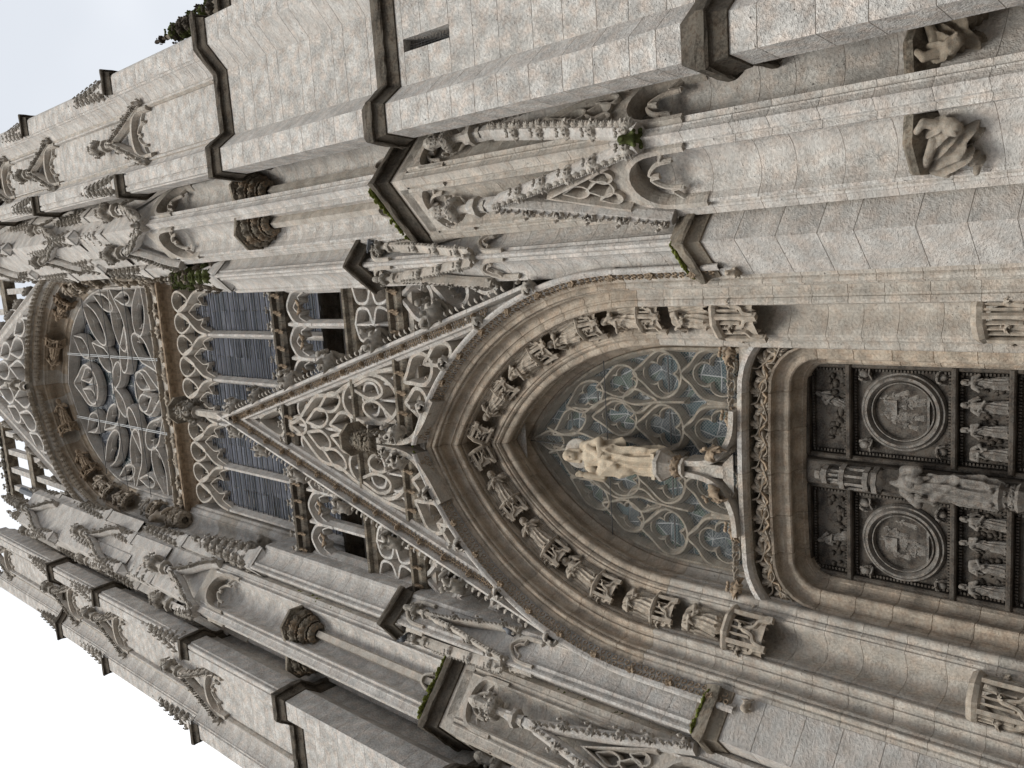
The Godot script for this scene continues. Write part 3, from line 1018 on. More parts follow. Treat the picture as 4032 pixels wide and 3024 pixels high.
func build_lintel() -> void:
	var frame := part("door_surround")
	var pl := outline([[1.58, -0.1], [1.58, 0.05], [1.61, 0.1], [1.63, 0.1], [1.70, 0.26, -0.03, 4], [1.69, 0.3], [1.77, 0.4, 0.05, 5], [1.8, 0.42], [1.87, 0.5, -0.03, 4], [1.88, 0.58], [1.91, 0.6]])
	for s in [-1, 1]:
		basket_sweep(frame, "surround_stone", s, pl, [-6.4, -5.8, -5.2, -4.6, -4.0, -3.5, -3.0, -2.5, -2.0, -1.5, -1.0, -0.5, 0.0, 1.06, 1.5, 2.0], M.archstone)
		# hollow behind the vine and the pale trim that runs round it
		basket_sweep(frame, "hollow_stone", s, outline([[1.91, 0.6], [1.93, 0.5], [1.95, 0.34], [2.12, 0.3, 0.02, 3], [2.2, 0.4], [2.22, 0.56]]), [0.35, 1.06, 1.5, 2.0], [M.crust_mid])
		basket_sweep(frame, "trim_stone", s, outline([[2.22, 0.56], [2.215, 0.66], [2.25, 0.74], [2.32, 0.74], [2.34, 0.66], [2.36, 0.5], [2.4, 0.1]]), [0.3, 1.06, 1.5, 2.0], [M.pale[2], M.pale[4], M.mid[5]])
	# running vine: leaves laid along the hollow
	for k in 17:
		var t := 0.5 + 3.0 * k / 16.0
		var s := 1
		if t > 2.0:
			t = 4.0 - t
			s = -1
		var o := basket(0.46 + (0.03 if k % 2 else -0.03), 0.5, t)
		o.x *= s
		var o2 := basket(0.46, 0.5, t - 0.02 * s)
		o2.x *= s
		var al := (o2 - o).normalized()
		var y := al.rotated(Vector3(0, 0, 1), 0.55 if k % 2 else -0.55)
		var z := Vector3(0, -0.35, 1).normalized()
		z = (z - y * z.dot(y)).normalized()
		put(frame, "vine_leaf", VINE_M[k % 3], M.carve[k % 2], Transform3D(Basis(y.cross(z), y, z).scaled(Vector3.ONE * 0.31), o - y * 0.14))
	var stem := Acc.new()
	for s in [-1, 1]:
		var pts := []
		for k in 30:
			var q := basket(0.45 + 0.06 * sin(k * 1.3), 0.5, 0.4 + 1.6 * k / 29.0)
			pts.append(Vector2(q.x * s, q.y))
		bar(stem, pts, false, 0.012, 0.022, 0.53, 0.47)
	put(frame, "vine_stem", stem, M.carve_warm[0])
	# small crest leaves along the top of the trim and four larger ones
	var crest := Acc.new()
	for k in 60:
		var x := -1.75 + 3.5 * k / 59.0
		if absf(x) < 0.3:
			continue
		crest.add(LEAF[k % 4], xf(Vector3(x, 5.84, 0.66), Vector3(0.5 if k % 2 else -0.5, 1, 0.2), Vector3(0, 0, 1), 0.11))
	stuff(put(frame, "crest_leaves", crest, M.carve[1]))
	for x in [-1.78, -0.85, 0.85, 1.78]:
		put(frame, "large_leaf", CROCK_M[1], M.carve_warm[0], xf(Vector3(x - 0.06, 5.84, 0.62), Vector3(0.1, 1, 0.35), Vector3(0.5, 0.2, 1), 0.3))
	# ogee rising from the lintel to carry the statue
	var og := Acc.new()
	for s in [-1, 1]:
		bar(og, curve([Vector2(s * 0.95, 5.8), Vector2(s * 0.6, 5.84), Vector2(s * 0.3, 6.0), Vector2(s * 0.13, 6.25), Vector2(s * 0.085, 6.62)]), false, 0.04, 0.06, 0.84, 0.5)
	og.box(Vector3(0, 6.3, 0.66), Vector3(0.19, 0.7, 0.2))
	var og2 := [Vector3(-0.3, 5.83, 0.76), Vector3(-0.12, 6.0, 0.76), Vector3(0.12, 6.0, 0.76), Vector3(0.3, 5.83, 0.76)]
	og.quad(og2[0], og2[1], og2[2], og2[3])
	put(frame, "ogee_stem", og, M.mid[3])
	for s in [-1, 1]:
		crocket(frame, Vector3(s * 0.3, 6.02, 0.8), Vector3(s * 0.8, 0.6, 0.2), Vector3(0, 0.6, 1), 0.32, M.carve_warm[0])
	var pd := part("statue_bracket")
	var g := Acc.new()
	var rows := []
	for p in [[6.6, 0.1], [6.62, 0.17], [6.66, 0.17], [6.69, 0.12], [6.8, 0.13], [6.92, 0.2], [6.98, 0.24], [7.0, 0.27], [7.06, 0.27], [7.08, 0.25], [7.08, 0.0]]:
		var r := []
		for j in 9:
			r.append(Vector3(cos(TAU * j / 8.0 + 0.39) * p[1], p[0], 0.76 + sin(TAU * j / 8.0 + 0.39) * p[1]))
		rows.append(r)
	g.grid(rows)
	put(pd, "bracket", g, M.mid[1])
	for j in 12:
		var t := TAU * (j % 6) / 6.0 + (0.5 if j > 5 else 0.0)
		var d := Vector3(sin(t), 0, cos(t))
		crocket(pd, Vector3(0, 6.72 + (0.14 if j > 5 else 0.0), 0.76) + d * 0.1, d + Vector3(0, 0.7, 0), Vector3.UP, 0.21, M.carve_warm[j % 2])

func portal_half(y: float) -> float:
	if y <= AY:
		return 1.8
	return sqrt(maxf(0.0, (1.8 + AC) * (1.8 + AC) - (y - AY) * (y - AY))) - AC

func build_portal_window() -> void:
	var w := part("portal_window")
	# sill and the solid behind the lintel
	var g := Acc.new()
	g.box(Vector3(0, 5.62, 0.06), Vector3(3.9, 0.7, 0.3))
	put(w, "sill", g, M.mid[0])
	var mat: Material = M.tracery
	# frame moulding along the arch
	var fr := []
	for k in 25:
		fr.append(arch_pt2(1, 1.76, k / 24.0))
	for k in range(23, -1, -1):
		fr.append(arch_pt2(-1, 1.76, k / 24.0))
	var fp := [Vector2(1.76, 5.95)] + fr + [Vector2(-1.76, 5.95)]
	g = Acc.new()
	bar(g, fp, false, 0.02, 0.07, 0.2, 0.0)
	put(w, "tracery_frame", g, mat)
	var zf := 0.19
	var zb := 0.0
	# lancets, four with ogee heads, then the flames above them
	g = Acc.new()
	for x in [-0.9, 0.0, 0.9]:
		bar(g, [Vector2(x, 5.9), Vector2(x, 6.55)], false, 0.022, 0.06, zf, zb)
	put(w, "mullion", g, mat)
	for i in 4:
		var x := -1.35 + 0.9 * i
		g = Acc.new()
		var hd := curve([Vector2(x - 0.42, 6.0), Vector2(x - 0.42, 6.35), Vector2(x - 0.36, 6.65), Vector2(x - 0.16, 6.83), Vector2(x, 7.0), Vector2(x + 0.16, 6.83), Vector2(x + 0.36, 6.65), Vector2(x + 0.42, 6.35), Vector2(x + 0.42, 6.0)])
		bar(g, hd, false, 0.016, 0.06, zf, zb)
		cusps(g, Vector2(x, 6.42), 0.4, 0.45, 0, 0, 0.11, 0.0)
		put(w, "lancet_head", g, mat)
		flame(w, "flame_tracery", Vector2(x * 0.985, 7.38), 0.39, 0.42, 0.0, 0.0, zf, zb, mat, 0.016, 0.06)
	for s in [-1, 1]:
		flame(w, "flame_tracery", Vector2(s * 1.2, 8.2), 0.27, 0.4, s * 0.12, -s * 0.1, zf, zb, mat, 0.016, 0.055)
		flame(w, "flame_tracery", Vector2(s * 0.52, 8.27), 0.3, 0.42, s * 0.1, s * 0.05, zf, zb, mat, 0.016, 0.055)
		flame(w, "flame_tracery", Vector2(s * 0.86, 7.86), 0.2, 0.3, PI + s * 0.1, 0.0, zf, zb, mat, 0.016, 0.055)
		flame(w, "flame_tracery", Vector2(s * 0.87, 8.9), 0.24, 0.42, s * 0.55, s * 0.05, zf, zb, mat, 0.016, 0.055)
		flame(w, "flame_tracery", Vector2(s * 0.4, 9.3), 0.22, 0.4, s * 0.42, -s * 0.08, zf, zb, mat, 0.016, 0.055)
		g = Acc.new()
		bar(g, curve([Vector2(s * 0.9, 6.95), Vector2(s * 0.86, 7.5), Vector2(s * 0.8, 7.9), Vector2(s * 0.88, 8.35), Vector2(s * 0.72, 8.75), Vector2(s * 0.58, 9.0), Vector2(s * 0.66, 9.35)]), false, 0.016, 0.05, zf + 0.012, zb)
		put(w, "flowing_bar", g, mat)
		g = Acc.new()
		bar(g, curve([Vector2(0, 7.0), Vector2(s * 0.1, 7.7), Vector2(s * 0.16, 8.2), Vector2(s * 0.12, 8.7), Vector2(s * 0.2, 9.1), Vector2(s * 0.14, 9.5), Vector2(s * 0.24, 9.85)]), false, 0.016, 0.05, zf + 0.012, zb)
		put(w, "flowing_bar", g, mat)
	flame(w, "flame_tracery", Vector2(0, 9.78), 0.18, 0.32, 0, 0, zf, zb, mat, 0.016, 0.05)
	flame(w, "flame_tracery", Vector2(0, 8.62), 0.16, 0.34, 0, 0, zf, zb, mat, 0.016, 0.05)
	# glazing: irregular leaded panes
	glaze(w, func(y): return portal_half(y) - 0.02, 5.95, 10.25, 0.24, 0.02, M.glass, 1.0)
	# saddle bars, wires and the protective netting
	for y in [6.13, 6.25, 7.3, 8.0, 8.75, 9.35]:
		g = Acc.new()
		var hw := portal_half(y)
		g.box(Vector3(0, y, 0.075), Vector3(hw * 2, 0.022, 0.022))
		put(w, "saddle_bar", g, M.iron)
	for y in [6.05, 8.42]:
		g = Acc.new()
		g.box(Vector3(0, y, 0.3), Vector3(portal_half(y) * 2, 0.012, 0.012))
		put(w, "tie_wire", g, M.iron)
	for x in [-0.02]:
		g = Acc.new()
		g.box(Vector3(x, 8.1, 0.29), Vector3(0.012, 4.2, 0.012))
		put(w, "tie_wire", g, M.iron)
	var net := Acc.new()
	var step := 0.055
	for dirn in [-1.0, 1.0]:
		var c := -6.0
		while c < 14.0:
			# clip the diagonal x = dirn * (y - 8) + c to the opening
			var y0 := 99.0
			var y1 := -99.0
			var y := 5.98
			while y < 10.3:
				if absf(dirn * (y - 8.0) + c) < portal_half(y):
					y0 = minf(y0, y)
					y1 = maxf(y1, y)
				y += 0.05
			if y1 > y0:
				var a := Vector3(dirn * (y0 - 8.0) + c, y0, 0.255)
				var b := Vector3(dirn * (y1 - 8.0) + c, y1, 0.255)
				var nn := Vector3(1, -dirn, 0).normalized() * 0.0016
				net.quad(a - nn, b - nn, b + nn, a + nn)
			c += step
	stuff(put(w, "wire_netting", net, M.wire))

func arch_pt2(s: int, x: float, t: float) -> Vector2:
	var p := arch_at(s, Vector2(x, 0), t)
	return Vector2(p.x, p.y)

func glaze(parent: Node, half: Callable, y0: float, y1: float, size: float, z: float, mats: Array, jit: float) -> void:
	# a sheet of leaded glass: crooked panes, each a little out of true, set in lead
	var ny := int((y1 - y0) / size)
	var nx := int(half.call(y0) * 2.0 / size) + 1
	var P := []
	for j in ny + 1:
		var r := []
		for i in nx + 1:
			var y := y0 + (y1 - y0) * j / ny
			var hw: float = half.call(y0)
			var q := Vector2(-hw + 2.0 * hw * i / nx, y)
			if i > 0 and i < nx and j > 0 and j < ny:
				q += Vector2(rng.randf_range(-0.36, 0.36), rng.randf_range(-0.36, 0.36)) * size * jit
			r.append(q)
		P.append(r)
	for j in ny:
		for i in nx:
			var poly := [P[j][i], P[j][i + 1], P[j + 1][i + 1], P[j + 1][i]]
			var c: Vector2 = (poly[0] + poly[1] + poly[2] + poly[3]) * 0.25
			if absf(c.x) > half.call(c.y) + size * 0.4:
				continue
			var cuts := [[0, 1, 2, 3]] if rng.randf() < 0.5 else ([[0, 1, 2], [0, 2, 3]] if rng.randf() < 0.5 else [[0, 1, 3], [1, 2, 3]])
			for cut in cuts:
				var tilt := Vector2(rng.randf_range(-0.03, 0.03), rng.randf_range(-0.03, 0.03))
				var cc := Vector2.ZERO
				for k in cut: cc += poly[k]
				cc /= cut.size()
				var q := []
				for k in cut:
					var p: Vector2 = cc + (poly[k] - cc) * (1.0 - 0.02 / size)
					q.append(Vector3(p.x, p.y, z + tilt.dot(p - cc)))
				var g := Acc.new()
				g.tri(q[0], q[2], q[1])
				if q.size() == 4:
					g.tri(q[0], q[3], q[2])
				put(parent, "glass_pane", g, pick(mats))
	# the lead behind and between the panes
	var ld := Acc.new()
	var rows := []
	for k in 25:
		var y: float = lerpf(y0, y1, k / 24.0)
		var hw: float = maxf(half.call(y), 0.001)
		rows.append([Vector3(-hw, y, z - 0.006), Vector3(hw, y, z - 0.006)])
	ld.grid(rows)
	put(parent, "lead_came", ld, M.lead)

# ---------------------------------------------------------------- canopies and figures of the arch
func canopy(parent: Node, o: Vector3, up: Vector3, out: Vector3, h: float, w: float, mat: Material) -> void:
	# a little vaulted tabernacle: octagonal floor slab above, ribs, small gables with pierced tracery and pendant points
	var g := Acc.new()
	var x := up.cross(out).normalized()
	var B := Basis(x, up, out)
	var T := Transform3D(B, o)
	var rows := []
	for p in [[1.0, 0.0], [1.0, 0.46], [0.93, 0.5], [0.87, 0.46], [0.84, 0.4]]:
		var r := []
		for j in 6:
			var t := PI * j / 5.0
			r.append(T * Vector3(-cos(t) * p[1] * w, p[0] * h, sin(t) * p[1] * w * 0.95))
		rows.append(r)
	g.grid(rows)
	var ang := [0.0, PI * 0.3, PI * 0.7, PI]
	for j in 4:
		var t: float = ang[j]
		var c := Vector3(-cos(t), 0, sin(t) * 0.95) * 0.44 * w
		var b := Acc.new()
		b.box(Vector3(0, h * 0.52, 0), Vector3(w * 0.07, h * 0.7, w * 0.07))
		b.box(Vector3(0, h * 0.16, 0), Vector3(w * 0.1, h * 0.12, w * 0.1))
		g.add(b, T * Transform3D(Basis(), c))
	for j in 3:
		var ta: float = ang[j]
		var tb: float = ang[j + 1]
		var a := Vector3(-cos(ta), 0, sin(ta) * 0.95) * 0.44 * w
		var b := Vector3(-cos(tb), 0, sin(tb) * 0.95) * 0.44 * w
		var fr := Transform3D(Basis((b - a).normalized(), Vector3.UP, (b - a).normalized().cross(Vector3.UP)), a)
		var L := (b - a).length()
		bar(g, curve([Vector2(0.02 * w, h * 0.16), Vector2(L * 0.14, h * 0.34), Vector2(L * 0.36, h * 0.42), Vector2(L * 0.5, h * 0.62), Vector2(L * 0.64, h * 0.42), Vector2(L * 0.86, h * 0.34), Vector2(L - 0.02 * w, h * 0.16)], false, 4), false, w * 0.02, w * 0.045, w * 0.05, -w * 0.05, T * fr)
		bar(g, curve([Vector2(L * 0.06, h * 0.2), Vector2(L * 0.24, h * 0.3), Vector2(L * 0.3, h * 0.2), Vector2(L * 0.5, h * 0.44), Vector2(L * 0.7, h * 0.2), Vector2(L * 0.76, h * 0.3), Vector2(L * 0.94, h * 0.2)], false, 3), false, w * 0.01, w * 0.025, w * 0.0, -w * 0.05, T * fr)
		for q in [0.28, 0.5, 0.72]:
			bar(g, [Vector2(L * q, h * 0.46), Vector2(L * q, h * 0.88)], false, w * 0.012, w * 0.022, w * 0.03, -w * 0.03, T * fr)
		g.add(CROCKET[j % 4], T * fr * Transform3D(Basis().scaled(Vector3.ONE * w * 0.18), Vector3(L * 0.5, h * 0.6, w * 0.04)))
	# dark vault inside
	rows = []
	for p in [[0.2, 0.42], [0.5, 0.36], [0.84, 0.1]]:
		var r := []
		for j in 6:
			var t := PI * j / 5.0
			r.append(T * Vector3(-cos(t) * p[1] * w, p[0] * h, sin(t) * p[1] * w * 0.9))
		rows.append(r)
	g.grid(rows)
	put(parent, "canopy", g, mat)

func build_arch_figures() -> void:
	var kinds := ["headless", "scroll", "pray", "scroll", "pray"]
	var th_base := [-12.5, 1.7, 17.2, 31.3, 45.0]
	var looks := ["lowest figure", "second figure up", "third figure up", "fourth figure up", "topmost figure"]
	for s in [-1, 1]:
		var holder := part("canopy_row")
		for i in 6:
			var a0: float = deg_to_rad([-23.0, -4.2, 10.2, 25.3, 40.3, 54.6][i])
			var R := 4.42
			var h: float = [0.78, 0.47, 0.5, 0.46, 0.44, 0.46][i]
			var w: float = [0.74, 0.58, 0.56, 0.54, 0.52, 0.5][i]
			var o := hollow_at(s, a0, R)
			var up := Vector3(-s * sin(maxf(a0, 0.0)), cos(maxf(a0, 0.0)), 0)
			var inw := Vector3(-s * cos(maxf(a0, 0.0)), -sin(maxf(a0, 0.0)), 0)
			var out := (inw * 0.75 + Vector3(0, 0, 0.85)).normalized()
			canopy(holder, o - out * 0.1, up, out, h, w * 1.14, pick(M.carve))
		canopy(holder, Vector3(s * 2.36, 1.62, 1.0), Vector3.UP, Vector3(-s * 0.6, 0, 0.8), 0.95, 0.72, M.carve[1])
		for i in 5:
			var a: float = deg_to_rad(th_base[i])
			var o := hollow_at(s, a, 4.42)
			var aa := maxf(a, 0.0)
			var up := Vector3(-s * sin(aa), cos(aa), 0)
			var inw := Vector3(-s * cos(aa), -sin(aa), 0)
			var out := (inw * 0.75 + Vector3(0, 0, 0.85)).normalized()
			var hh := 0.72 if i > 0 else 0.76
			var kind: String = kinds[i] if s > 0 else ["headless", "headless", "scroll", "pray", "pray"][i]
			var word: String = {"headless": "headless stone angel holding a cloth", "scroll": "stone angel with a scroll", "pray": "stone angel with joined hands"}[kind]
			var label := "%s, %s on the %s of the portal arch" % [word, looks[i], "right" if s > 0 else "left"]
			var t := thing("angel_statue", label, "statue", Vector3.ZERO, "angels in the hollow of the portal arch")
			t.transform = xf(o + out * 0.02, up, up.cross(out), 1.0)
			t.basis = Basis(up.cross(out).normalized(), up, out)
			t.position = o + out * 0.03
			put(t, "body", FIG[kind + "_mesh"], M.carve[(i + 1) % 2], Transform3D(Basis().scaled(Vector3(hh * 1.4, hh, hh * 1.35)), Vector3.ZERO))
			for q in [-1, 1]:
				put(t, "wing", wing_shape(q), M.carve[1], Transform3D(Basis().scaled(Vector3(hh * 1.7, hh * 1.2, hh * 1.3)), Vector3(0, -0.08, 0.0)))

func hollow_at(s: int, th: float, R: float) -> Vector3:
	if th >= 0.0:
		return Vector3(s * (R * cos(th) - AC), AY + R * sin(th), 1.0)
	return Vector3(s * (R - AC), AY + 4.55 * tan(th), 1.0)
# ---------------------------------------------------------------- the gable over the portal
func strip(parent: Node, called: String, a: Vector2, b: Vector2, s: int, pl: Array, n: int, mats: Array) -> void:
	# straight moulded member from a to b (x for the +x side); outline = [distance inward from the outer edge, z]
	var d := (b - a).normalized()
	var nn := Vector2(d.y, -d.x)
	if nn.x > 0:
		nn = -nn
	var rows_of := func(t: float, off: float) -> Array:
		var r := []
		for p in pl:
			var q: Vector2 = a.lerp(b, t) + nn * (p[0] + 0.0)
			r.append(Vector3(s * q.x, q.y, p[1] - off))
		return r
	for i in n:
		var e := 0.006 / (b - a).length()
		var g := Acc.new()
		g.grid([rows_of.call(float(i) / n, 0.012), rows_of.call(float(i) / n + e, 0.0), rows_of.call(float(i + 1) / n - e, 0.0), rows_of.call(float(i + 1) / n, 0.012)])
		put(parent, called, g, pick(mats))

func build_gable() -> void:
	var gb := part("gable")
	var foot := Vector2(2.98, 8.75)
	var tip := Vector2(0.0, 19.15)
	var d := (tip - foot).normalized()
	var outl := [[0.0, 1.38], [0.0, 1.66], [0.03, 1.76], [0.09, 1.78], [0.11, 1.7], [0.12, 1.55], [0.23, 1.53], [0.24, 1.64], [0.29, 1.62], [0.31, 1.54], [0.36, 1.5], [0.38, 1.36], [0.38, 1.25]]
	for s in [-1, 1]:
		strip(gb, "raking_stone", foot, tip, s, outl, 15, M.pale.slice(1, 6))
		var up := Vector3(s * d.y, -d.x, 0)
		var along := Vector3(s * d.x, d.y, 0)
		for t in [0.2, 0.365, 0.52, 0.67, 0.81, 0.92]:
			var p := foot.lerp(tip, t)
			var k: float = lerpf(0.8, 0.48, t)
			crocket(gb, Vector3(s * p.x, p.y, 1.6), up + Vector3(0, 0, 0.12), along, k, pick(M.carve_pale))
		# lace in the hollow of the rake, and a thin run of leaves on its top
		var lace := Acc.new()
		lace_run(lace, func(t: float, u: float) -> Vector3:
			var p := foot.lerp(tip, t) + Vector2(-d.y, d.x) * lerpf(0.24, 0.12, u)
			return Vector3(s * p.x, p.y, 1.66), 0.1, 0.965, 84, 0.125)
		stuff(put(gb, "leaf_lace", lace, M.carve_warm[0]))
		lace = Acc.new()
		for k in 60:
			var p := foot.lerp(tip, 0.05 + 0.9 * k / 60.0)
			lace.add(LEAF[(k + 1) % 4], xf(Vector3(s * p.x, p.y, 1.72) + up * 0.005, along * 0.5 + Vector3(0, 0, 0.8) + up * 0.4, up, 0.1))
		stuff(put(gb, "rake_leaves", lace, M.carve_pale[0]))
	# stem and finial at the apex
	var g := Acc.new()
	var rows := []
	for p in [[18.6, 0.16], [19.2, 0.12], [20.0, 0.1], [20.4, 0.1], [20.42, 0.17], [20.5, 0.17], [20.52, 0.1]]:
		var r := []
		for j in 9:
			r.append(Vector3(cos(TAU * j / 8.0) * p[1], p[0], 1.6 + sin(TAU * j / 8.0) * p[1]))
		rows.append(r)
	g.grid(rows)
	put(gb, "stem", g, M.mid[3])
	for k in 14:
		var t := TAU * k / 7.0 + (0.4 if k > 6 else 0.0)
		var q := Vector3(sin(t), 0, cos(t))
		crocket(gb, Vector3(0, 20.5 + (0.5 if k > 6 else 0.0), 1.6) + q * 0.06, q + Vector3(0, 0.5, 0), Vector3.UP - q * 0.3, 0.52 if k < 7 else 0.45, M.crust_mid if k % 2 else M.carve_pale[1])
	g = Acc.new()
	rows = []
	for p in [[20.5, 0.1], [20.8, 0.14], [21.2, 0.18], [21.3, 0.38], [21.42, 0.37], [21.46, 0.0]]:
		var r := []
		for j in 9:
			r.append(Vector3(cos(TAU * j / 8.0 + 0.39) * p[1], p[0], 1.6 + sin(TAU * j / 8.0 + 0.39) * p[1]))
		rows.append(r)
	g.grid(rows)
	put(gb, "bud", g, M.crust_mid)
	# pierced tracery between the rakes, above the cross rail
	var tr := part("gable_tracery")
	var m: Material = M.mid[2]
	var zf := 1.5
	var zb := 1.12
	for s in [-1, 1]:
		# the two large wheels, each holding two swirling flames
		var ring := []
		for k in 28:
			var t := TAU * k / 28.0
			ring.append(Vector2(s * 0.78 + cos(t) * 0.5 - s * 0.1 * maxf(0.0, sin(t)), 13.3 + sin(t) * (0.82 if sin(t) < 0 else 0.95)))
		g = Acc.new()
		bar(g, ring, true, 0.036, 0.1, zf, zb)
		put(tr, "wheel_tracery", g, m)
		flame(tr, "flame_tracery", Vector2(s * 1.0, 13.38), 0.2, 0.46, -s * 0.12, -s * 0.1, zf - 0.02, zb, m, 0.03, 0.075)
		flame(tr, "flame_tracery", Vector2(s * 0.54, 13.2), 0.2, 0.46, PI - s * 0.12, s * 0.1, zf - 0.02, zb, m, 0.03, 0.075)
		flame(tr, "flame_tracery", Vector2(s * 0.22, 14.35), 0.2, 0.36, s * 0.2, 0.0, zf, zb, m, 0.03, 0.08)
		flame(tr, "flame_tracery", Vector2(s * 0.62, 14.72), 0.19, 0.4, s * 0.3, -s * 0.05, zf, zb, m, 0.03, 0.08)
		flame(tr, "flame_tracery", Vector2(s * 0.24, 15.2), 0.2, 0.38, s * 0.25, 0.0, zf, zb, m, 0.03, 0.08)
		if s > 0:
			flame(tr, "flame_tracery", Vector2(0, 16.05), 0.2, 0.38, 0.0, 0.0, zf, zb, m, 0.03, 0.08)
		g = Acc.new()
		bar(g, curve([Vector2(s * 1.42, 12.5), Vector2(s * 1.28, 13.3), Vector2(s * 1.0, 14.1), Vector2(s * 0.78, 14.6), Vector2(s * 0.72, 15.2), Vector2(s * 0.45, 15.6), Vector2(s * 0.2, 15.9), Vector2(s * 0.06, 16.2), Vector2(0, 16.5)]), false, 0.038, 0.105, zf + 0.005, zb)
		put(tr, "flowing_bar", g, m)
		g = Acc.new()
		bar(g, curve([Vector2(0, 16.5), Vector2(s * 0.3, 16.75), Vector2(s * 0.22, 17.2), Vector2(s * 0.06, 17.6)]), false, 0.038, 0.105, zf + 0.005, zb)
		put(tr, "flowing_bar", g, m)
		# spandrels under the rail, inside the rakes
		flame(tr, "flame_tracery", Vector2(s * 1.42, 11.78), 0.3, 0.4, s * 0.5, 0.0, zf, zb, m, 0.036, 0.1)
		flame(tr, "flame_tracery", Vector2(s * 1.72, 11.2), 0.2, 0.36, s * 0.4, 0.0, zf, zb, m, 0.036, 0.1)
		flame(tr, "flame_tracery", Vector2(s * 0.8, 11.9), 0.27, 0.28, s * 0.1, 0.0, zf, zb, m, 0.036, 0.1)
		# outside the rakes, towards the piers
		var wm: Material = M.pale[1]
		flame(tr, "flame_tracery", Vector2(s * 2.72, 11.72), 0.38, 0.42, -s * 0.1, 0.0, 1.42, 1.12, wm, 0.036, 0.1)
		flame(tr, "flame_tracery", Vector2(s * 2.86, 10.8), 0.28, 0.42, -s * 0.2, 0.0, 1.42, 1.12, wm, 0.036, 0.1)
		flame(tr, "flame_tracery", Vector2(s * 2.96, 10.0), 0.16, 0.34, 0.0, 0.0, 1.42, 1.12, wm, 0.03, 0.085)

func build_gallery() -> void:
	# pierced parapet of the walkway in front of the great window
	var b := part("parapet")
	# cross rail, middle rail, top rail
	for r in [[12.14, 12.5, 1.5, 1.1, M.crust_mid], [13.7, 13.95, 1.46, 1.16, M.crust_mid], [16.1, 16.5, 1.52, 1.1, M.crust]]:
		var pl := outline([[1.1, r[0] + 0.05], [1.2, r[0]]])
		var n := 8
		for i in n:
			var x0: float = lerpf(-3.1, 3.1, float(i) / n)
			var x1: float = lerpf(-3.1, 3.1, float(i + 1) / n)
			var g := Acc.new()
			var sec := [[r[3], r[0]], [r[2] - 0.06, r[0] + 0.03], [r[2] - 0.02, r[0] + 0.12], [r[2] - 0.03, r[1] - 0.12], [r[2] + 0.05, r[1] - 0.08], [r[2] + 0.06, r[1] - 0.02], [r[2], r[1] + 0.03], [r[3], r[1] + 0.04], [r[3], r[0]]]
			var rows := []
			for x in [x0 + 0.003, x1 - 0.003]:
				var row := []
				for q in sec:
					row.append(Vector3(x, q[1], q[0]))
				rows.append(row)
			g.grid(rows)
			put(b, "rail_stone", g, r[4])
			if r[0] != 13.7:
				for k in 2:
					var x: float = lerpf(x0, x1, 0.25 + 0.5 * k)
					put(b, "rail_flower", LEAF_M[k], M.carve_warm[0], xf(Vector3(x - 0.08, r[0] + 0.16, r[2] - 0.03), Vector3(1, 0.2, 0.2), Vector3(0, 0, 1), 0.2))
	# cresting of leaves on the top rail
	for i in 17:
		var x := -2.96 + 5.92 * i / 16.0
		crocket(b, Vector3(x, 16.5, 1.4), Vector3(0, 1, 0.1), Vector3(0, 0.2, 1), 0.3, pick(M.carve_pale))
	# posts and cusped heads of the upper tier
	for i in 9:
		var x := -3.0 + 0.75 * i
		var g := Acc.new()
		g.grid(post_rows(x, 13.95, 16.1, 0.055, 1.42, 1.14))
		put(b, "post", g, pick(M.pale))
		if i < 8:
			g = Acc.new()
			bar(g, curve([Vector2(x, 15.2), Vector2(x + 0.02, 15.75), Vector2(x + 0.2, 15.98), Vector2(x + 0.375, 16.06), Vector2(x + 0.55, 15.98), Vector2(x + 0.73, 15.75), Vector2(x + 0.75, 15.2)]), false, 0.03, 0.075, 1.43, 1.14)
			for q in [-1, 1]:
				bar(g, curve([Vector2(x + 0.375 + q * 0.31, 15.5), Vector2(x + 0.375 + q * 0.22, 15.72), Vector2(x + 0.375 + q * 0.12, 15.66), Vector2(x + 0.375 + q * 0.1, 15.82), Vector2(x + 0.375, 15.92)], false, 4), false, 0.012, 0.04, 1.36, 1.16)
			put(b, "cusped_head", g, M.pale[0])
			for q in [-1, 1]:
				put(b, "cusp_flower", LEAF_M[(i + q) % 4], M.carve_warm[1], xf(Vector3(x + 0.375 + q * 0.1, 15.78, 1.34), Vector3(-q * 0.3, -0.4, 0.8), Vector3(0, -1, 0), 0.17))
		# lower tier: pairs of interlaced loops
		g = Acc.new()
		for q in [-1, 1]:
			bar(g, curve([Vector2(x, 12.52), Vector2(x + q * 0.26, 12.62), Vector2(x + q * 0.33, 12.95), Vector2(x + q * 0.03, 13.1), Vector2(x + q * 0.3, 13.25), Vector2(x + q * 0.3, 13.55), Vector2(x, 13.68)]), false, 0.026, 0.07, 1.42, 1.14)
		bar(g, [Vector2(x, 12.5), Vector2(x, 13.7)], false, 0.02, 0.05, 1.41, 1.16)
		put(b, "loop_tracery", g, pick(M.pale))
	# walkway floor and back wall under the great window
	var wl := part("gallery_wall")
	ashlar(wl, [Vector2(-3.3, 0.42), Vector2(3.3, 0.42)], 10.2, 15.5, 0.5, M.pale, 1.0)
	var g := Acc.new()
	g.box(Vector3(0, 12.05, 0.9), Vector3(6.4, 0.14, 0.9))
	put(wl, "walkway_slab", g, M.mid[0])
	drip(wl, [Vector2(-3.4, 0.42), Vector2(3.4, 0.42)], 15.75, 0.4, 0.3, M.crust, "window_sill")

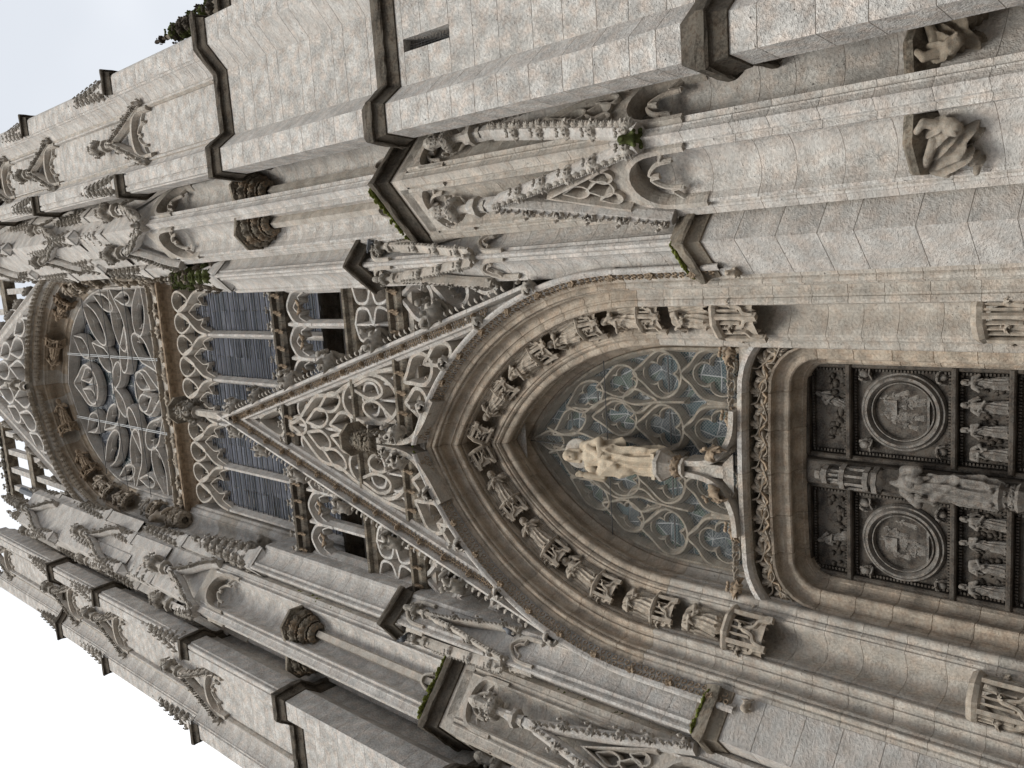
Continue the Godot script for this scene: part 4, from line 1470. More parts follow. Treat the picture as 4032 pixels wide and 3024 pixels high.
func post_rows(x: float, y0: float, y1: float, w: float, zf: float, zb: float) -> Array:
	var sec := [[-w * 1.7, zb], [-w * 1.7, lerpf(zf, zb, 0.5)], [-w * 0.5, zf], [w * 0.5, zf], [w * 1.7, lerpf(zf, zb, 0.5)], [w * 1.7, zb]]
	var rows := []
	for y in [y0, y1]:
		var r := []
		for q in sec:
			r.append(Vector3(x + q[0], y, q[1]))
		rows.append(r)
	return rows

# ---------------------------------------------------------------- the great window
var UP := []   # inner edge of the great arch, +x half, from the springing to the apex
var UN := []

func great_path() -> void:
	UP = curve([Vector2(3.3, 27.0), Vector2(3.3, 27.8), Vector2(3.22, 28.6), Vector2(3.0, 29.4), Vector2(2.62, 30.2), Vector2(2.0, 31.0), Vector2(1.2, 31.6), Vector2(0.5, 31.95), Vector2(0.0, 32.15)], false, 4)
	UN = []
	for i in UP.size():
		var t: Vector2 = (UP[mini(i + 1, UP.size() - 1)] - UP[maxi(i - 1, 0)]).normalized()
		UN.append(Vector2(t.y, -t.x))
	UN[-1] = Vector2(0.0, 1.0)

func great_at(s: int, p: Vector2, f: float) -> Vector3:
	# p = [distance outward from the inner edge, z]; f = 0 at the springing, 1 at the apex
	var u := f * (UP.size() - 1)
	var i: int = clampi(int(u), 0, UP.size() - 2)
	var q: Vector2 = UP[i].lerp(UP[i + 1], u - i) + UN[i].lerp(UN[i + 1], u - i) * p.x
	return Vector3(s * maxf(q.x, 0.0), q.y, p.y)

func great_half(y: float) -> float:
	if y <= 27.0:
		return 3.3
	for i in UP.size() - 1:
		if y >= UP[i].y and y <= UP[i + 1].y:
			return lerpf(UP[i].x, UP[i + 1].x, (y - UP[i].y) / maxf(UP[i + 1].y - UP[i].y, 1e-5))
	return 0.0

func build_great_window() -> void:
	great_path()
	var w := part("great_window")
	var fr := part("great_arch")
	var prof := outline([[-0.06, 0.1], [-0.04, 0.42], [0.0, 0.46], [0.03, 0.45], [0.1, 0.56, 0.03, 4], [0.14, 0.58], [0.16, 0.64], [0.55, 1.0, -0.2, 9], [0.57, 1.06], [0.62, 1.12, 0.04, 4], [0.7, 1.2, -0.03, 4], [0.72, 1.3], [0.8, 1.4, 0.04, 4], [0.84, 1.42]])
	var jp := []
	for p in prof:
		jp.append(Vector2(p.x + 3.3, p.y))
	for s in [-1, 1]:
		courses(fr, "jamb_stone", side(s, jp), 15.6, 27.0, 0.55, M.pale + M.mid)
		var inn := offset(prof, -0.012)
		var n := 12
		for i in n:
			var g := Acc.new()
			var rows := []
			for st in [[0.0, 1], [0.006, 0], [0.25, 0], [0.5, 0], [0.75, 0], [0.994, 0], [1.0, 1]]:
				var r := []
				for p in (inn if st[1] == 1 else prof):
					r.append(great_at(s, p, (i + st[0]) / n))
				rows.append(r)
			g.grid(rows)
			put(fr, "voussoir", g, pick(M.warm.slice(2, 6) + M.mid.slice(0, 3)))
		# hood with leaves
		var hp := [Vector2(0.84, 1.42), Vector2(0.84, 1.54), Vector2(0.94, 1.62), Vector2(1.0, 1.58), Vector2(1.02, 1.2)]
		for i in 10:
			var g := Acc.new()
			var rows := []
			for k in 5:
				var r := []
				for p in hp:
					r.append(great_at(s, p, (i + k / 4.0) / 10.0))
				rows.append(r)
			g.grid(rows)
			put(fr, "hood_stone", g, pick(M.carve_pale))
		var lace := Acc.new()
		for k in 44:
			var f := k / 44.0
			for d in [0.86, 0.66]:
				var o := great_at(s, Vector2(d, 1.48 if d > 0.7 else 1.24), f)
				var o2 := great_at(s, Vector2(d - 0.2, 1.48), f)
				lace.add(LEAF[k % 4], xf(o, (o2 - o) + Vector3(0, 0, 0.15), Vector3(0, 0, 1), 0.2))
		stuff(put(fr, "leaf_lace", lace, M.carve[1]))
	# lancets
	var m: Material = M.mid[5]
	for i in 6:
		var x := -3.1 + 1.24 * i
		var g := Acc.new()
		g.grid(post_rows(x, 16.1, 21.7, 0.06, 0.5, 0.16))
		put(w, "mullion", g, pick(M.pale))
	for i in 5:
		var x := -2.48 + 1.24 * i
		var g := Acc.new()
		bar(g, curve([Vector2(x - 0.62, 21.55), Vector2(x - 0.52, 22.05), Vector2(x - 0.25, 22.5), Vector2(x, 23.05), Vector2(x + 0.25, 22.5), Vector2(x + 0.52, 22.05), Vector2(x + 0.62, 21.55)]), false, 0.032, 0.115, 0.52, 0.16)
		for q in [-1, 1]:
			bar(g, curve([Vector2(x + q * 0.56, 21.5), Vector2(x + q * 0.4, 21.98), Vector2(x + q * 0.2, 21.82), Vector2(x + q * 0.22, 22.15), Vector2(x, 22.6)], false, 5), false, 0.012, 0.05, 0.42, 0.2)
		put(w, "lancet_head", g, m)
		for q in [-1, 1]:
			var lb := Acc.new()
			var rg := []
			for k in 20:
				var t := TAU * k / 20.0
				rg.append(Vector2(x + q * 0.31 + cos(t) * 0.28, 22.98 + sin(t) * 0.34 - (0.22 * pow(maxf(0.0, -sin(t)), 4.0))))
			bar(lb, rg, true, 0.028, 0.09, 0.52, 0.16)
			for k in 3:
				var t := PI * 0.5 + TAU * k / 3.0 + PI / 3.0
				bar(lb, [Vector2(x + q * 0.31 + cos(t) * 0.27, 22.98 + sin(t) * 0.3), Vector2(x + q * 0.31 + cos(t) * 0.14, 22.98 + sin(t) * 0.15)], false, 0.008, 0.04, 0.42, 0.18)
			put(w, "lobe_tracery", lb, m)
	var k2 := 0
	for i in 5:
		var x0 := -3.06 + 1.24 * i
		for j in 26:
			var y0 := 16.2 + 0.255 * j
			var half := 2 if j % 2 == 0 else 1
			for h in half:
				var a := x0 + 1.16 * h / half
				var b := x0 + 1.16 * (h + 1) / half
				var t := Vector2(rng.randf_range(-0.02, 0.02), rng.randf_range(-0.02, 0.02))
				var g := Acc.new()
				g.quad(Vector3(a + 0.01, y0 + 0.01, 0.26 - t.x), Vector3(a + 0.01, y0 + 0.25, 0.26 + t.y), Vector3(b - 0.01, y0 + 0.25, 0.26 + t.x), Vector3(b - 0.01, y0 + 0.01, 0.26 - t.y))
				put(w, "glass_pane", g, M.glass_high[rng.randi() % 4])
				k2 += 1
	for j in 29:
		var y := 16.2 + 0.255 * j
		var g := Acc.new()
		g.box(Vector3(0, y, 0.325), Vector3(6.2, 0.024, 0.024))
		put(w, "saddle_bar", g, M.iron)
	# frieze between lancets and rose
	var fz := part("window_transom")
	drip(fz, [Vector2(-3.5, 0.3), Vector2(3.5, 0.3)], 23.75, 0.36, 0.42, M.carve_warm[1], "cove_mould")
	for i in 8:
		var g := Acc.new()
		g.box(Vector3(-3.06 + 0.875 * i, 24.2, 0.36), Vector3(0.865, 0.72, 0.3))
		put(fz, "frieze_block", g, pick(M.mid))
	for i in 11:
		var x := -3.2 + 6.4 * i / 10.0
		put(fz, "frieze_leaf", CROCK_M[i % 4], M.carve[i % 2], xf(Vector3(x, 24.0, 0.5), Vector3(0.25 if i % 2 else -0.25, 1, 0.5), Vector3(0, 0.2, 1), 0.46))
	drip(fz, [Vector2(-3.45, 0.3), Vector2(3.45, 0.3)], 24.62, 0.2, 0.34, M.mid[0], "rail_mould")
	# flowing tracery of the head
	var zf := 0.46
	var zb := 0.2
	var mm: Material = M.pale[0]
	var frp := []
	for f in 25:
		var q := great_at(1, Vector2(-0.02, 0), f / 24.0)
		frp.append(Vector2(q.x, q.y))
	for f in range(23, -1, -1):
		var q := great_at(-1, Vector2(-0.02, 0), f / 24.0)
		frp.append(Vector2(q.x, q.y))
	var gf := Acc.new()
	bar(gf, [Vector2(3.28, 24.7)] + frp + [Vector2(-3.28, 24.7)], false, 0.03, 0.09, 0.52, 0.06)
	put(w, "tracery_frame", gf, mm)
	var spec := [[0, 30.55, 0.72, 0.95, 0.0], [0, 25.95, 0.72, 0.85, PI]]
	for s in [-1, 1]:
		spec.append_array([[s * 2.15, 27.35, 0.42, 1.0, -s * 1.25], [s * 2.15, 29.2, 0.4, 1.05, -s * 0.75], [s * 1.35, 30.55, 0.32, 0.62, -s * 0.5], [s * 1.32, 25.85, 0.38, 0.8, s * 2.5], [s * 2.5, 25.75, 0.42, 0.85, -s * 1.9],
			[s * 1.0, 28.8, 0.34, 0.75, -s * 0.55], [s * 1.2, 27.2, 0.3, 0.72, -s * 1.9], [s * 2.85, 28.2, 0.24, 0.7, -s * 0.35], [s * 0.36, 30.4, 0.26, 0.5, s * 0.3], [s * 0.34, 26.2, 0.27, 0.46, PI - s * 0.35], [s * 2.95, 26.7, 0.2, 0.5, 0.0], [s * 0.45, 28.0, 0.26, 0.6, s * 0.9]])
	for q in spec:
		flame(w, "flame_tracery", Vector2(q[0], q[1]), q[2], q[3], q[4], 0.0, zf, zb, mm, 0.024, 0.085)
	# glass of the head: large crooked panes
	glaze(w, func(y): return great_half(y) - 0.02, 24.7, 32.0, 0.42, 0.16, M.glass_high.slice(0, 2) + M.glass.slice(0, 1), 1.0)
	for x in [-1.15, 1.1]:
		for o in [-0.025, 0.025]:
			var g := Acc.new()
			g.box(Vector3(x + o, 28.0, 0.62), Vector3(0.02, 7.0, 0.02))
			put(w, "tie_rod", g, M.lead)
	for y in [26.2, 27.9, 29.5]:
		var g := Acc.new()
		g.box(Vector3(0, y, 0.64), Vector3(great_half(y) * 2.0 + 0.1, 0.018, 0.018))
		put(w, "tie_wire", g, M.iron)

	# figures in the hollow of the great arch
	var where := ["lowest figure", "second figure up", "third figure up", "fourth figure up", "topmost figure"]
	for s in [-1, 1]:
		var fs := [-0.14, 0.09, 0.3, 0.5, 0.74]
		for i in 5:
			var f: float = fs[i]
			var o: Vector3 = great_at(s, Vector2(0.34, 0.86), maxf(f, 0.0))
			if f < 0.0:
				o = Vector3(s * 3.64, 25.5, 0.86)
			var o2: Vector3 = great_at(s, Vector2(0.34, 0.86), maxf(f, 0.0) + 0.04)
			var up := (o2 - o).normalized() if f >= 0.0 else Vector3.UP
			var inw := up.cross(Vector3(0, 0, 1)) * float(-s)
			var out := (inw * 0.7 + Vector3(0, 0, 0.8)).normalized()
			var sd := "left" if s < 0 else "right"
			var t := thing("prophet_statue", "robed stone %s in the hollow on the %s of the great window arch" % [where[i], sd], "statue", Vector3.ZERO, "figures round the great window")
			t.basis = Basis(up.cross(out).normalized(), up, out)
			t.position = o
			var mat: Material = M.carve_pale[0] if i < 1 else (M.carve[i % 2] if i < 3 else M.carve_warm[i % 2])
			put(t, "body", FIG[["scroll", "pray", "scroll", "pray", "pray"][i] + "_mesh"], mat, Transform3D(Basis().scaled(Vector3(1.3, 1.05, 1.2)), Vector3.ZERO))
			canopy(fr, o - up * 0.42, up, out, 0.4, 0.75, M.carve[i % 2] if i < 3 else M.carve_warm[i % 2])
		for k in 14:
			var t := TAU * (k % 7) / 7.0
			var q := Vector3(cos(t), 0, sin(t))
			put(fr, "corbel_leaf", CROCK_M[k % 4], M.carve[k % 2], xf(Vector3(s * 3.62, 23.9 - 0.3 * (k / 7), 0.86) + q * (0.16 - 0.07 * (k / 7)), q + Vector3(0, 0.35, 0), Vector3.UP, 0.4))
		# a bulky crouching figure on the jamb
		put(fr, "corbel_beast", FIG.beast_mesh, M.carve[0], Transform3D(Basis().scaled(Vector3.ONE * 1.25), Vector3(s * 3.62, 24.3, 0.85)))
		put(fr, "corbel_beast", FIG.beast_mesh, M.carve_pale[0], Transform3D(Basis().scaled(Vector3.ONE * 1.0), Vector3(s * 3.62, 19.3, 1.1)))

	# openwork gable above
	var og := part("high_gable")
	for s in [-1, 1]:
		strip(og, "raking_stone", Vector2(4.1, 29.6), Vector2(0.0, 41.0), s, [[0.0, 1.1], [0.0, 1.46], [0.1, 1.52], [0.14, 1.42], [0.28, 1.42], [0.32, 1.46], [0.4, 1.34], [0.4, 1.1]], 12, M.pale)
		for t in 9:
			var p := Vector2(4.1, 29.6).lerp(Vector2(0, 41), 0.1 + t * 0.1)
			crocket(og, Vector3(s * p.x, p.y, 1.3), Vector3(s * 0.9, 0.35, 0.1), Vector3(0, 1, 0), 0.55, pick(M.carve_pale))
		for q in [[0.5, 34.2, 0.38, 0.8, -0.1], [1.35, 34.0, 0.36, 0.75, 0.2], [0.45, 36.0, 0.34, 0.75, 0.15], [1.2, 35.4, 0.3, 0.6, 0.3], [0.3, 37.6, 0.26, 0.7, 0.1], [2.1, 33.4, 0.3, 0.6, 0.35], [2.7, 32.4, 0.26, 0.5, 0.4]]:
			flame(og, "flame_tracery", Vector2(s * q[0], q[1]), q[2], q[3], s * q[4], 0.0, 1.42, 0.9, M.pale[2], 0.04, 0.14)
		# wall beside and above the great arch
		ashlar(og, side(s, [Vector2(4.1, 0.9), Vector2(5.7, 0.9)]), 24.0, 33.5, 0.5, M.pale, 1.0)
		# high parapet with a black downpipe
		for y in [[33.4, 0.35], [37.4, 0.5], [40.4, 0.35]]:
			var g := Acc.new()
			g.box(Vector3(s * 3.9, y[0], 0.4), Vector3(3.6, y[1], 0.4))
			put(og, "parapet_rail", g, M.crust_mid)
		for x in [2.6, 3.4, 4.2, 5.0]:
			var g := Acc.new()
			g.box(Vector3(s * x, 37.0, 0.4), Vector3(0.22, 7.0, 0.25))
			put(og, "parapet_post", g, M.pale[0])
		for x in 7:
			crocket(og, Vector3(s * (2.5 + x * 0.5), 40.6, 0.45), Vector3.UP, Vector3(0, 0, 1), 0.5, M.carve_pale[1])
		var g := Acc.new()
		var rows := []
		for yy in [34.9, 38.0]:
			var r := []
			for j in 9:
				r.append(Vector3(s * 4.72 + cos(TAU * j / 8.0) * 0.14, yy, 0.85 + sin(TAU * j / 8.0) * 0.14))
			rows.append(r)
		g.grid(rows)
		put(og, "downpipe", g, M.pipe)
	finial(og, Vector3(0, 33.0, 1.6), 2.4, 0.7, M.carve_pale[0])
# ---------------------------------------------------------------- piers beside the portal
func ogee_hood(parent: Node, fr: Transform3D, w: float, y0: float, y1: float, mat: Material, cmat: Material, bulge: float, crock: int, ck: float, fh: float, fw := 0.03) -> void:
	# crocketed hood in the plane of a face: two curving rakes that meet under a finial
	var g := Acc.new()
	for s in [-1, 1]:
		var pts := curve([Vector2(s * w, y0), Vector2(s * w * (0.72 + bulge), lerpf(y0, y1, 0.3)), Vector2(s * w * 0.34 * (1.0 - bulge), lerpf(y0, y1, 0.66)), Vector2(s * 0.03, y1)])
		bar(g, pts, false, fw, fw * 1.9, 0.17, 0.0, fr)
		for i in crock:
			var u := (i + 0.6) / (crock + 0.3)
			var k: int = clampi(int(u * (pts.size() - 2)), 1, pts.size() - 2)
			var d: Vector2 = (pts[k + 1] - pts[k - 1]).normalized()
			var nn := Vector2(d.y, -d.x)
			if nn.x * s < 0: nn = -nn
			var o: Vector3 = fr * Vector3(pts[k].x, pts[k].y, 0.1)
			crocket(parent, o, fr.basis * Vector3(nn.x, nn.y, 0.35), fr.basis * Vector3(d.x, d.y, 0.2), ck, cmat)
	var run := Acc.new()
	for s in [-1, 1]:
		var pts := curve([Vector2(s * w, y0), Vector2(s * w * (0.72 + bulge), lerpf(y0, y1, 0.3)), Vector2(s * w * 0.34 * (1.0 - bulge), lerpf(y0, y1, 0.66)), Vector2(s * 0.03, y1)])
		for i in 22:
			var u := (i + 0.5) / 22.0 * (pts.size() - 1)
			var k: int = mini(int(u), pts.size() - 2)
			var q: Vector2 = pts[k].lerp(pts[k + 1], u - k)
			var dd: Vector2 = (pts[k + 1] - pts[k]).normalized()
			run.add(LEAF[i % 4], fr * xf(Vector3(q.x - s * fw * 0.4, q.y, 0.16), Vector3(s * 0.8, 0.2, 0.5), Vector3(dd.x, dd.y, 0.4), fw * 2.4))
	stuff(put(parent, "hood_leaves", run, cmat))
	bar(g, [Vector2(0, y1 - 0.15), Vector2(0, y1 + fh * 0.5)], false, fw * 1.2, fw * 1.8, 0.16, 0.0, fr)
	put(parent, "hood", g, mat)
	finial(parent, fr * Vector3(0, y1 + fh * 0.2, 0.09), fh, fh * 0.5, cmat)

func niche_arch(g: Acc, fr: Transform3D, w: float, ys: float, ya: float, zf: float, zb: float, fw: float) -> void:
	var pts := []
	for k in 13:
		var t := PI * k / 12.0
		pts.append(Vector2(-cos(t) * w, ys + pow(sin(t), 0.85) * (ya - ys)))
	bar(g, [Vector2(-w, ys - 0.4)] + pts + [Vector2(w, ys - 0.4)], false, fw, fw * 1.7, zf, zb, fr)
	for s in [-1, 1]:
		bar(g, curve([Vector2(s * w * 0.98, ys - 0.1), Vector2(s * w * 0.55, ys + 0.05), Vector2(s * w * 0.5, ys - 0.12), Vector2(s * w * 0.42, ys + 0.12), Vector2(s * w * 0.1, ys + 0.28), Vector2(s * w * 0.02, ys + 0.15)], false, 4), false, 0.012, 0.03, zf - 0.08, zf - 0.14, fr)

func spandrel(g: Acc, fr: Transform3D, w: float, ys: float, ya: float, yt: float, z: float) -> void:
	# stone between a round niche head and the outline above it
	for k in 12:
		var t0 := PI * k / 12.0
		var t1 := PI * (k + 1) / 12.0
		var a := Vector2(-cos(t0) * w, ys + pow(sin(t0), 0.85) * (ya - ys))
		var b := Vector2(-cos(t1) * w, ys + pow(sin(t1), 0.85) * (ya - ys))
		g.quad(fr * Vector3(a.x, a.y, z), fr * Vector3(a.x, yt, z), fr * Vector3(b.x, yt, z), fr * Vector3(b.x, b.y, z))
		g.quad(fr * Vector3(a.x, a.y, z), fr * Vector3(b.x, b.y, z), fr * Vector3(b.x, b.y, z - 0.3), fr * Vector3(a.x, a.y, z - 0.3))

func mid_face(a: Vector2, b: Vector2, t: float, lift := 0.0) -> Transform3D:
	var f := face_frame(a, b, lift)
	var c := a.lerp(b, t)
	f.origin += Vector3(c.x - a.x, 0, c.y - a.y)
	return f

func build_small_pier(s: int) -> void:
	# slender diagonal pier nearest the portal
	var p := part("small_pier")
	var a := Vector2(2.945, 1.64)
	var b := Vector2(3.40, 2.16)
	var c := Vector2(3.84, 1.76)
	ashlar(p, side(s, [Vector2(2.93, 1.3), a, b, c]), GROUND, 5.5, 0.5, M.pale, 1.2)
	drip(p, side(s, [a, b, c]), 5.62, 0.3, 0.13, M.crust_mid)
	var up := side(s, [Vector2(3.0, 1.0), Vector2(2.99, 1.6)] + outline([[3.0, 1.72], [3.05, 1.76], [3.08, 1.74], [3.3, 2.02, -0.025, 4], [3.31, 2.08], [3.36, 2.1], [3.37, 2.16], [3.42, 2.2, 0.015, 2], [3.46, 2.16], [3.47, 2.1], [3.52, 2.08], [3.53, 2.02], [3.76, 1.8, -0.025, 4], [3.82, 1.8], [3.86, 1.72]]))
	courses(p, "shaft_stone", up, 5.7, 12.3, 0.55, M.pale)
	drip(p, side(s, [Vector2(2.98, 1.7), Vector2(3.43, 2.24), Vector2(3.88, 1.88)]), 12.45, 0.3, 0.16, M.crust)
	courses(p, "shaft_stone", up, 12.6, 17.6, 0.55, M.pale)
	# little hoods on both faces
	for f in [[Vector2(3.0, 1.72), Vector2(3.41, 2.2)], [Vector2(3.43, 2.2), Vector2(3.86, 1.8)]]:
		var q := side(s, f)
		var fr := mid_face(q[0], q[1], 0.5, -0.01)
		ogee_hood(p, fr, 0.27, 9.45, 11.35, M.mid[4], pick(M.carve_pale), 0.02, 3, 0.19, 0.75, 0.026)
		var g := Acc.new()
		for yy in [9.25, 11.95]:
			bar(g, curve([Vector2(-0.22, yy - 0.4), Vector2(-0.2, yy), Vector2(0, yy + 0.22), Vector2(0.2, yy), Vector2(0.22, yy - 0.4)]), false, 0.018, 0.04, 0.05, -0.02, fr)
			for k in [-1, 1]:
				bar(g, curve([Vector2(k * 0.19, yy - 0.05), Vector2(k * 0.1, yy - 0.03), Vector2(k * 0.08, yy + 0.05), Vector2(0, yy + 0.14)], false, 4), false, 0.01, 0.02, 0.035, -0.02, fr)
		put(p, "blind_arch", g, M.mid[4])
	for o in [Vector3(3.41, 9.42, 2.24), Vector3(3.86, 9.42, 1.84), Vector3(3.0, 9.42, 1.74)]:
		put(p, "gargoyle", FIG.beast_mesh, pick(M.carve_pale), Transform3D(Basis(Vector3.UP, s * 0.3).scaled(Vector3.ONE * 0.3), Vector3(o.x * s, o.y, o.z)))
	spire(p, Vector3(s * 3.42, 17.6, 1.82), 3.2, 0.36, pick(M.pale), M.crust_mid if s > 0 else pick(M.carve_pale), 6, 0.0, M.moss_dark if s > 0 else null)
	# rear shaft that carries on upward
	courses(p, "shaft_stone", side(s, outline([[3.9, 1.3], [3.95, 1.5], [4.05, 1.5], [4.1, 1.3]])), 17.5, 33.0, 0.6, M.pale)

func build_niche_pier(s: int) -> void:
	# large diagonal pier with a statue niche in each face
	var p := part("niche_pier")
	var a := Vector2(3.74, 1.98)
	var b := Vector2(4.68, 2.8)
	var c := Vector2(5.62, 1.95)
	var faces := [[a, b, 0.24, 0.2], [b, c, 0.2, 0.24]]
	var plan_of := func(depth: float) -> Array:
		var o := []
		o.append_array([Vector2(3.78, 1.7)])
		o.append_array(hollow(a, b + Vector2(-0.03, -0.026), 0.22, 0.2, depth))
		o.append_array([b + Vector2(-0.03, -0.02), b + Vector2(0, 0.02), b + Vector2(0.03, -0.02)])
		o.append_array(hollow(b + Vector2(0.03, -0.026), c, 0.2, 0.22, depth))
		o.append(c)
		return side(s, o)
	ashlar(p, side(s, [Vector2(3.78, 1.7), a, b, c]), GROUND, 1.6, 0.5, M.pale, 1.0)
	courses(p, "niche_stone", plan_of.call(0.05), 1.6, 2.55, 0.5, M.pale)
	courses(p, "niche_stone", plan_of.call(0.34), 2.55, 6.3, 0.55, M.pale)
	courses(p, "niche_stone", plan_of.call(0.16), 6.3, 10.3, 0.55, M.mid)
	courses(p, "niche_stone", side(s, [Vector2(3.78, 1.7), a, b, c]), 10.3, 10.6, 0.4, M.mid)
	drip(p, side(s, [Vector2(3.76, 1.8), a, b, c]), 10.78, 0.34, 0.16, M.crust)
	courses(p, "niche_stone", plan_of.call(0.34), 10.95, 19.4, 0.55, M.pale)
	courses(p, "niche_stone", side(s, [Vector2(3.78, 1.7), a + Vector2(0.1, -0.05), b + Vector2(0, -0.18), c]), 19.4, 33.0, 0.55, M.pale)
	for k in 2:
		var f: Array = side(s, faces[k].slice(0, 2)) if true else []
		var fr := mid_face(f[0], f[1], 0.5)
		var w := 0.42
		var nm := M.mid[k + 1] as Material
		# corbel shelf with carved figures
		corbel(p, fr, 2.86, 0.4, "beast", s)
		# niche head, steep crocketed hood
		var g := Acc.new()
		niche_arch(g, fr, w, 5.72, 6.28, 0.06, -0.12, 0.035)
		spandrel(g, fr, w, 5.72, 6.28, 6.6, 0.0)
		put(p, "niche_head", g, nm)
		g = Acc.new()
		bar(g, [Vector2(-0.36, 6.4), Vector2(0, 7.6), Vector2(0.36, 6.4)], false, 0.02, 0.05, 0.12, -0.1, fr)
		for q in [[0.0, 6.72, 0.13, 0.2], [-0.17, 6.62, 0.09, 0.16], [0.17, 6.62, 0.09, 0.16], [0.0, 7.12, 0.1, 0.2]]:
			bar(g, pod(Vector2(q[0], q[1]), q[2], q[3]), true, 0.012, 0.03, 0.06, -0.12, fr)
		put(p, "hood_tracery", g, nm)
		ogee_hood(p, fr, 0.58, 5.85, 8.55, pick(M.pale), pick(M.carve_pale), -0.03, 5, 0.26, 1.3, 0.05)
		# blind arch above
		g = Acc.new()
		niche_arch(g, fr, 0.44, 9.85, 10.18, 0.03, -0.12, 0.03)
		spandrel(g, fr, 0.44, 9.85, 10.18, 10.5, 0.0)
		put(p, "blind_arch", g, M.mid[4])
		# upper storey: colonnette, corbel, empty niche, hood
		g = Acc.new()
		for y in [[11.1, 0.1], [11.25, 0.14], [11.3, 0.09]]:
			pass
		bar(g, [Vector2(0, 10.95), Vector2(0, 14.95)], false, 0.06, 0.09, -0.16, -0.4, fr)
		bar(g, curve([Vector2(-0.16, 11.3), Vector2(-0.07, 11.5), Vector2(0.07, 11.5), Vector2(0.16, 11.3)]), false, 0.02, 0.03, -0.1, -0.25, fr)
		put(p, "colonnette", g, pick(M.mid))
		corbel(p, fr, 15.7, 0.42, "foliage", s)
		g = Acc.new()
		niche_arch(g, fr, w, 18.7, 19.35, 0.06, -0.12, 0.03)
		spandrel(g, fr, w, 18.7, 19.35, 19.75, 0.0)
		put(p, "niche_head", g, nm)
		ogee_hood(p, fr, 0.6, 19.35, 21.1, pick(M.pale), pick(M.carve_pale), 0.05, 4, 0.24, 1.5, 0.055)
		for q in [25.2, 30.5]:
			ogee_hood(p, mid_face(f[0], f[1], 0.5, -0.1), 0.5, q, q + 1.7, pick(M.pale), pick(M.carve_pale), 0.05, 4, 0.24, 1.2, 0.05)
			spire(p, fr * Vector3(-0.5, q - 1.2, -0.12), 2.2, 0.2, pick(M.pale), pick(M.carve_pale), 5, 0.0)
	put(p, "gargoyle", FIG.beast_mesh, M.moss_dark if s > 0 else M.carve_pale[1], Transform3D(Basis().scaled(Vector3.ONE * 0.42), Vector3(s * 4.68, 5.85, 2.86)))
	put(p, "gargoyle", FIG.beast_mesh, M.carve_pale[1], Transform3D(Basis().scaled(Vector3.ONE * 0.4), Vector3(s * 4.68, 19.4, 2.9)))
	spire(p, Vector3(s * 4.68, 22.3, 2.4), 3.0, 0.24, pick(M.pale), pick(M.carve_pale), 6, 0.0)
	spire(p, Vector3(s * 4.3, 28.0, 1.95), 3.4, 0.3, pick(M.pale), pick(M.carve_pale), 6, 0.0)
	spire(p, Vector3(s * 4.9, 31.0, 1.9), 3.4, 0.3, pick(M.pale), pick(M.carve_pale), 6, 0.0)

func build_pinnacles(s: int) -> void:
	var p := part("pinnacle_cluster")
	for q in [[3.72, 21.6, 1.72, 3.0, 0.24], [4.05, 24.3, 2.0, 2.6, 0.22], [5.2, 23.6, 2.25, 2.8, 0.24], [3.8, 26.6, 1.7, 3.0, 0.25], [5.35, 28.0, 2.1, 2.8, 0.24], [4.55, 33.4, 1.9, 3.2, 0.28], [3.95, 31.0, 1.65, 3.0, 0.26], [5.1, 33.0, 1.9, 3.2, 0.28], [4.5, 26.2, 2.35, 2.4, 0.2]]:
		spire(p, Vector3(s * q[0], q[1], q[2]), q[3], q[4], pick(M.pale), pick(M.carve_pale), 7, 0.0)
		var g := Acc.new()
		var rows := []
		for y in [q[1] - 2.2, q[1]]:
			var r := []
			for j in 5:
				r.append(Vector3(s * q[0] + cos(TAU * j / 4.0) * q[4] * 0.95, y, q[2] + sin(TAU * j / 4.0) * q[4] * 0.95))
			rows.append(r)
		g.grid(rows)
		put(p, "pinnacle_shaft", g, pick(M.pale))

func corbel(p: Node, fr: Transform3D, y: float, w: float, kind: String, s: int) -> void:
	# polygonal shelf on carved supporters
	var g := Acc.new()
	var rows := []
	for q in [[0.0, 1.0], [-0.03, 1.06], [-0.1, 1.06], [-0.14, 0.9], [-0.18, 0.8], [-0.42, 0.4], [-0.5, 0.05]]:
		var r := []
		for v in [[-1.0, -0.3], [-0.95, 0.04], [-0.45, 0.34], [0.45, 0.34], [0.95, 0.04], [1.0, -0.3]]:
			r.append(fr * Vector3(v[0] * w * q[1], y + q[0], (v[1] + 0.3) * q[1] * (w / 0.5) - 0.3))
		rows.append(r)
	var top := []
	for v in rows[0]:
		top.append(fr * Vector3(0, y, -0.3))
	g.grid([top] + rows)
	put(p, "corbel_shelf", g, M.crust_mid)
	if kind == "beast":
		put(p, "corbel_figure", FIG.crouch_mesh, M.worn[0 if fr.basis.x.z > 0 else 1], fr * Transform3D(Basis(Vector3(0.74 * (1 if fr.basis.x.z > 0 else -1), 0, 0), Vector3(0, 0.64, 0), Vector3(0, 0, 0.75)), Vector3(0, y - 0.1, -0.06)))
	else:
		for r in 3:
			for i in 7:
				var t := PI * (i + 0.5 * (r % 2)) / 6.5
				var d := Vector3(-cos(t), 0, sin(t))
				var at := Vector3(0, y - 0.3 - 0.2 * r, -0.24) + d * w * (0.72 - 0.22 * r)
				put(p, "corbel_leaf", CROCK_M[(i + r) % 4], M.crust_mid if (i + r) % 3 else M.carve_warm[1], fr * xf(at, d + Vector3(0, 0.15, 0), Vector3(0, 1, 0) + d * 0.2, 0.3 - 0.03 * r))

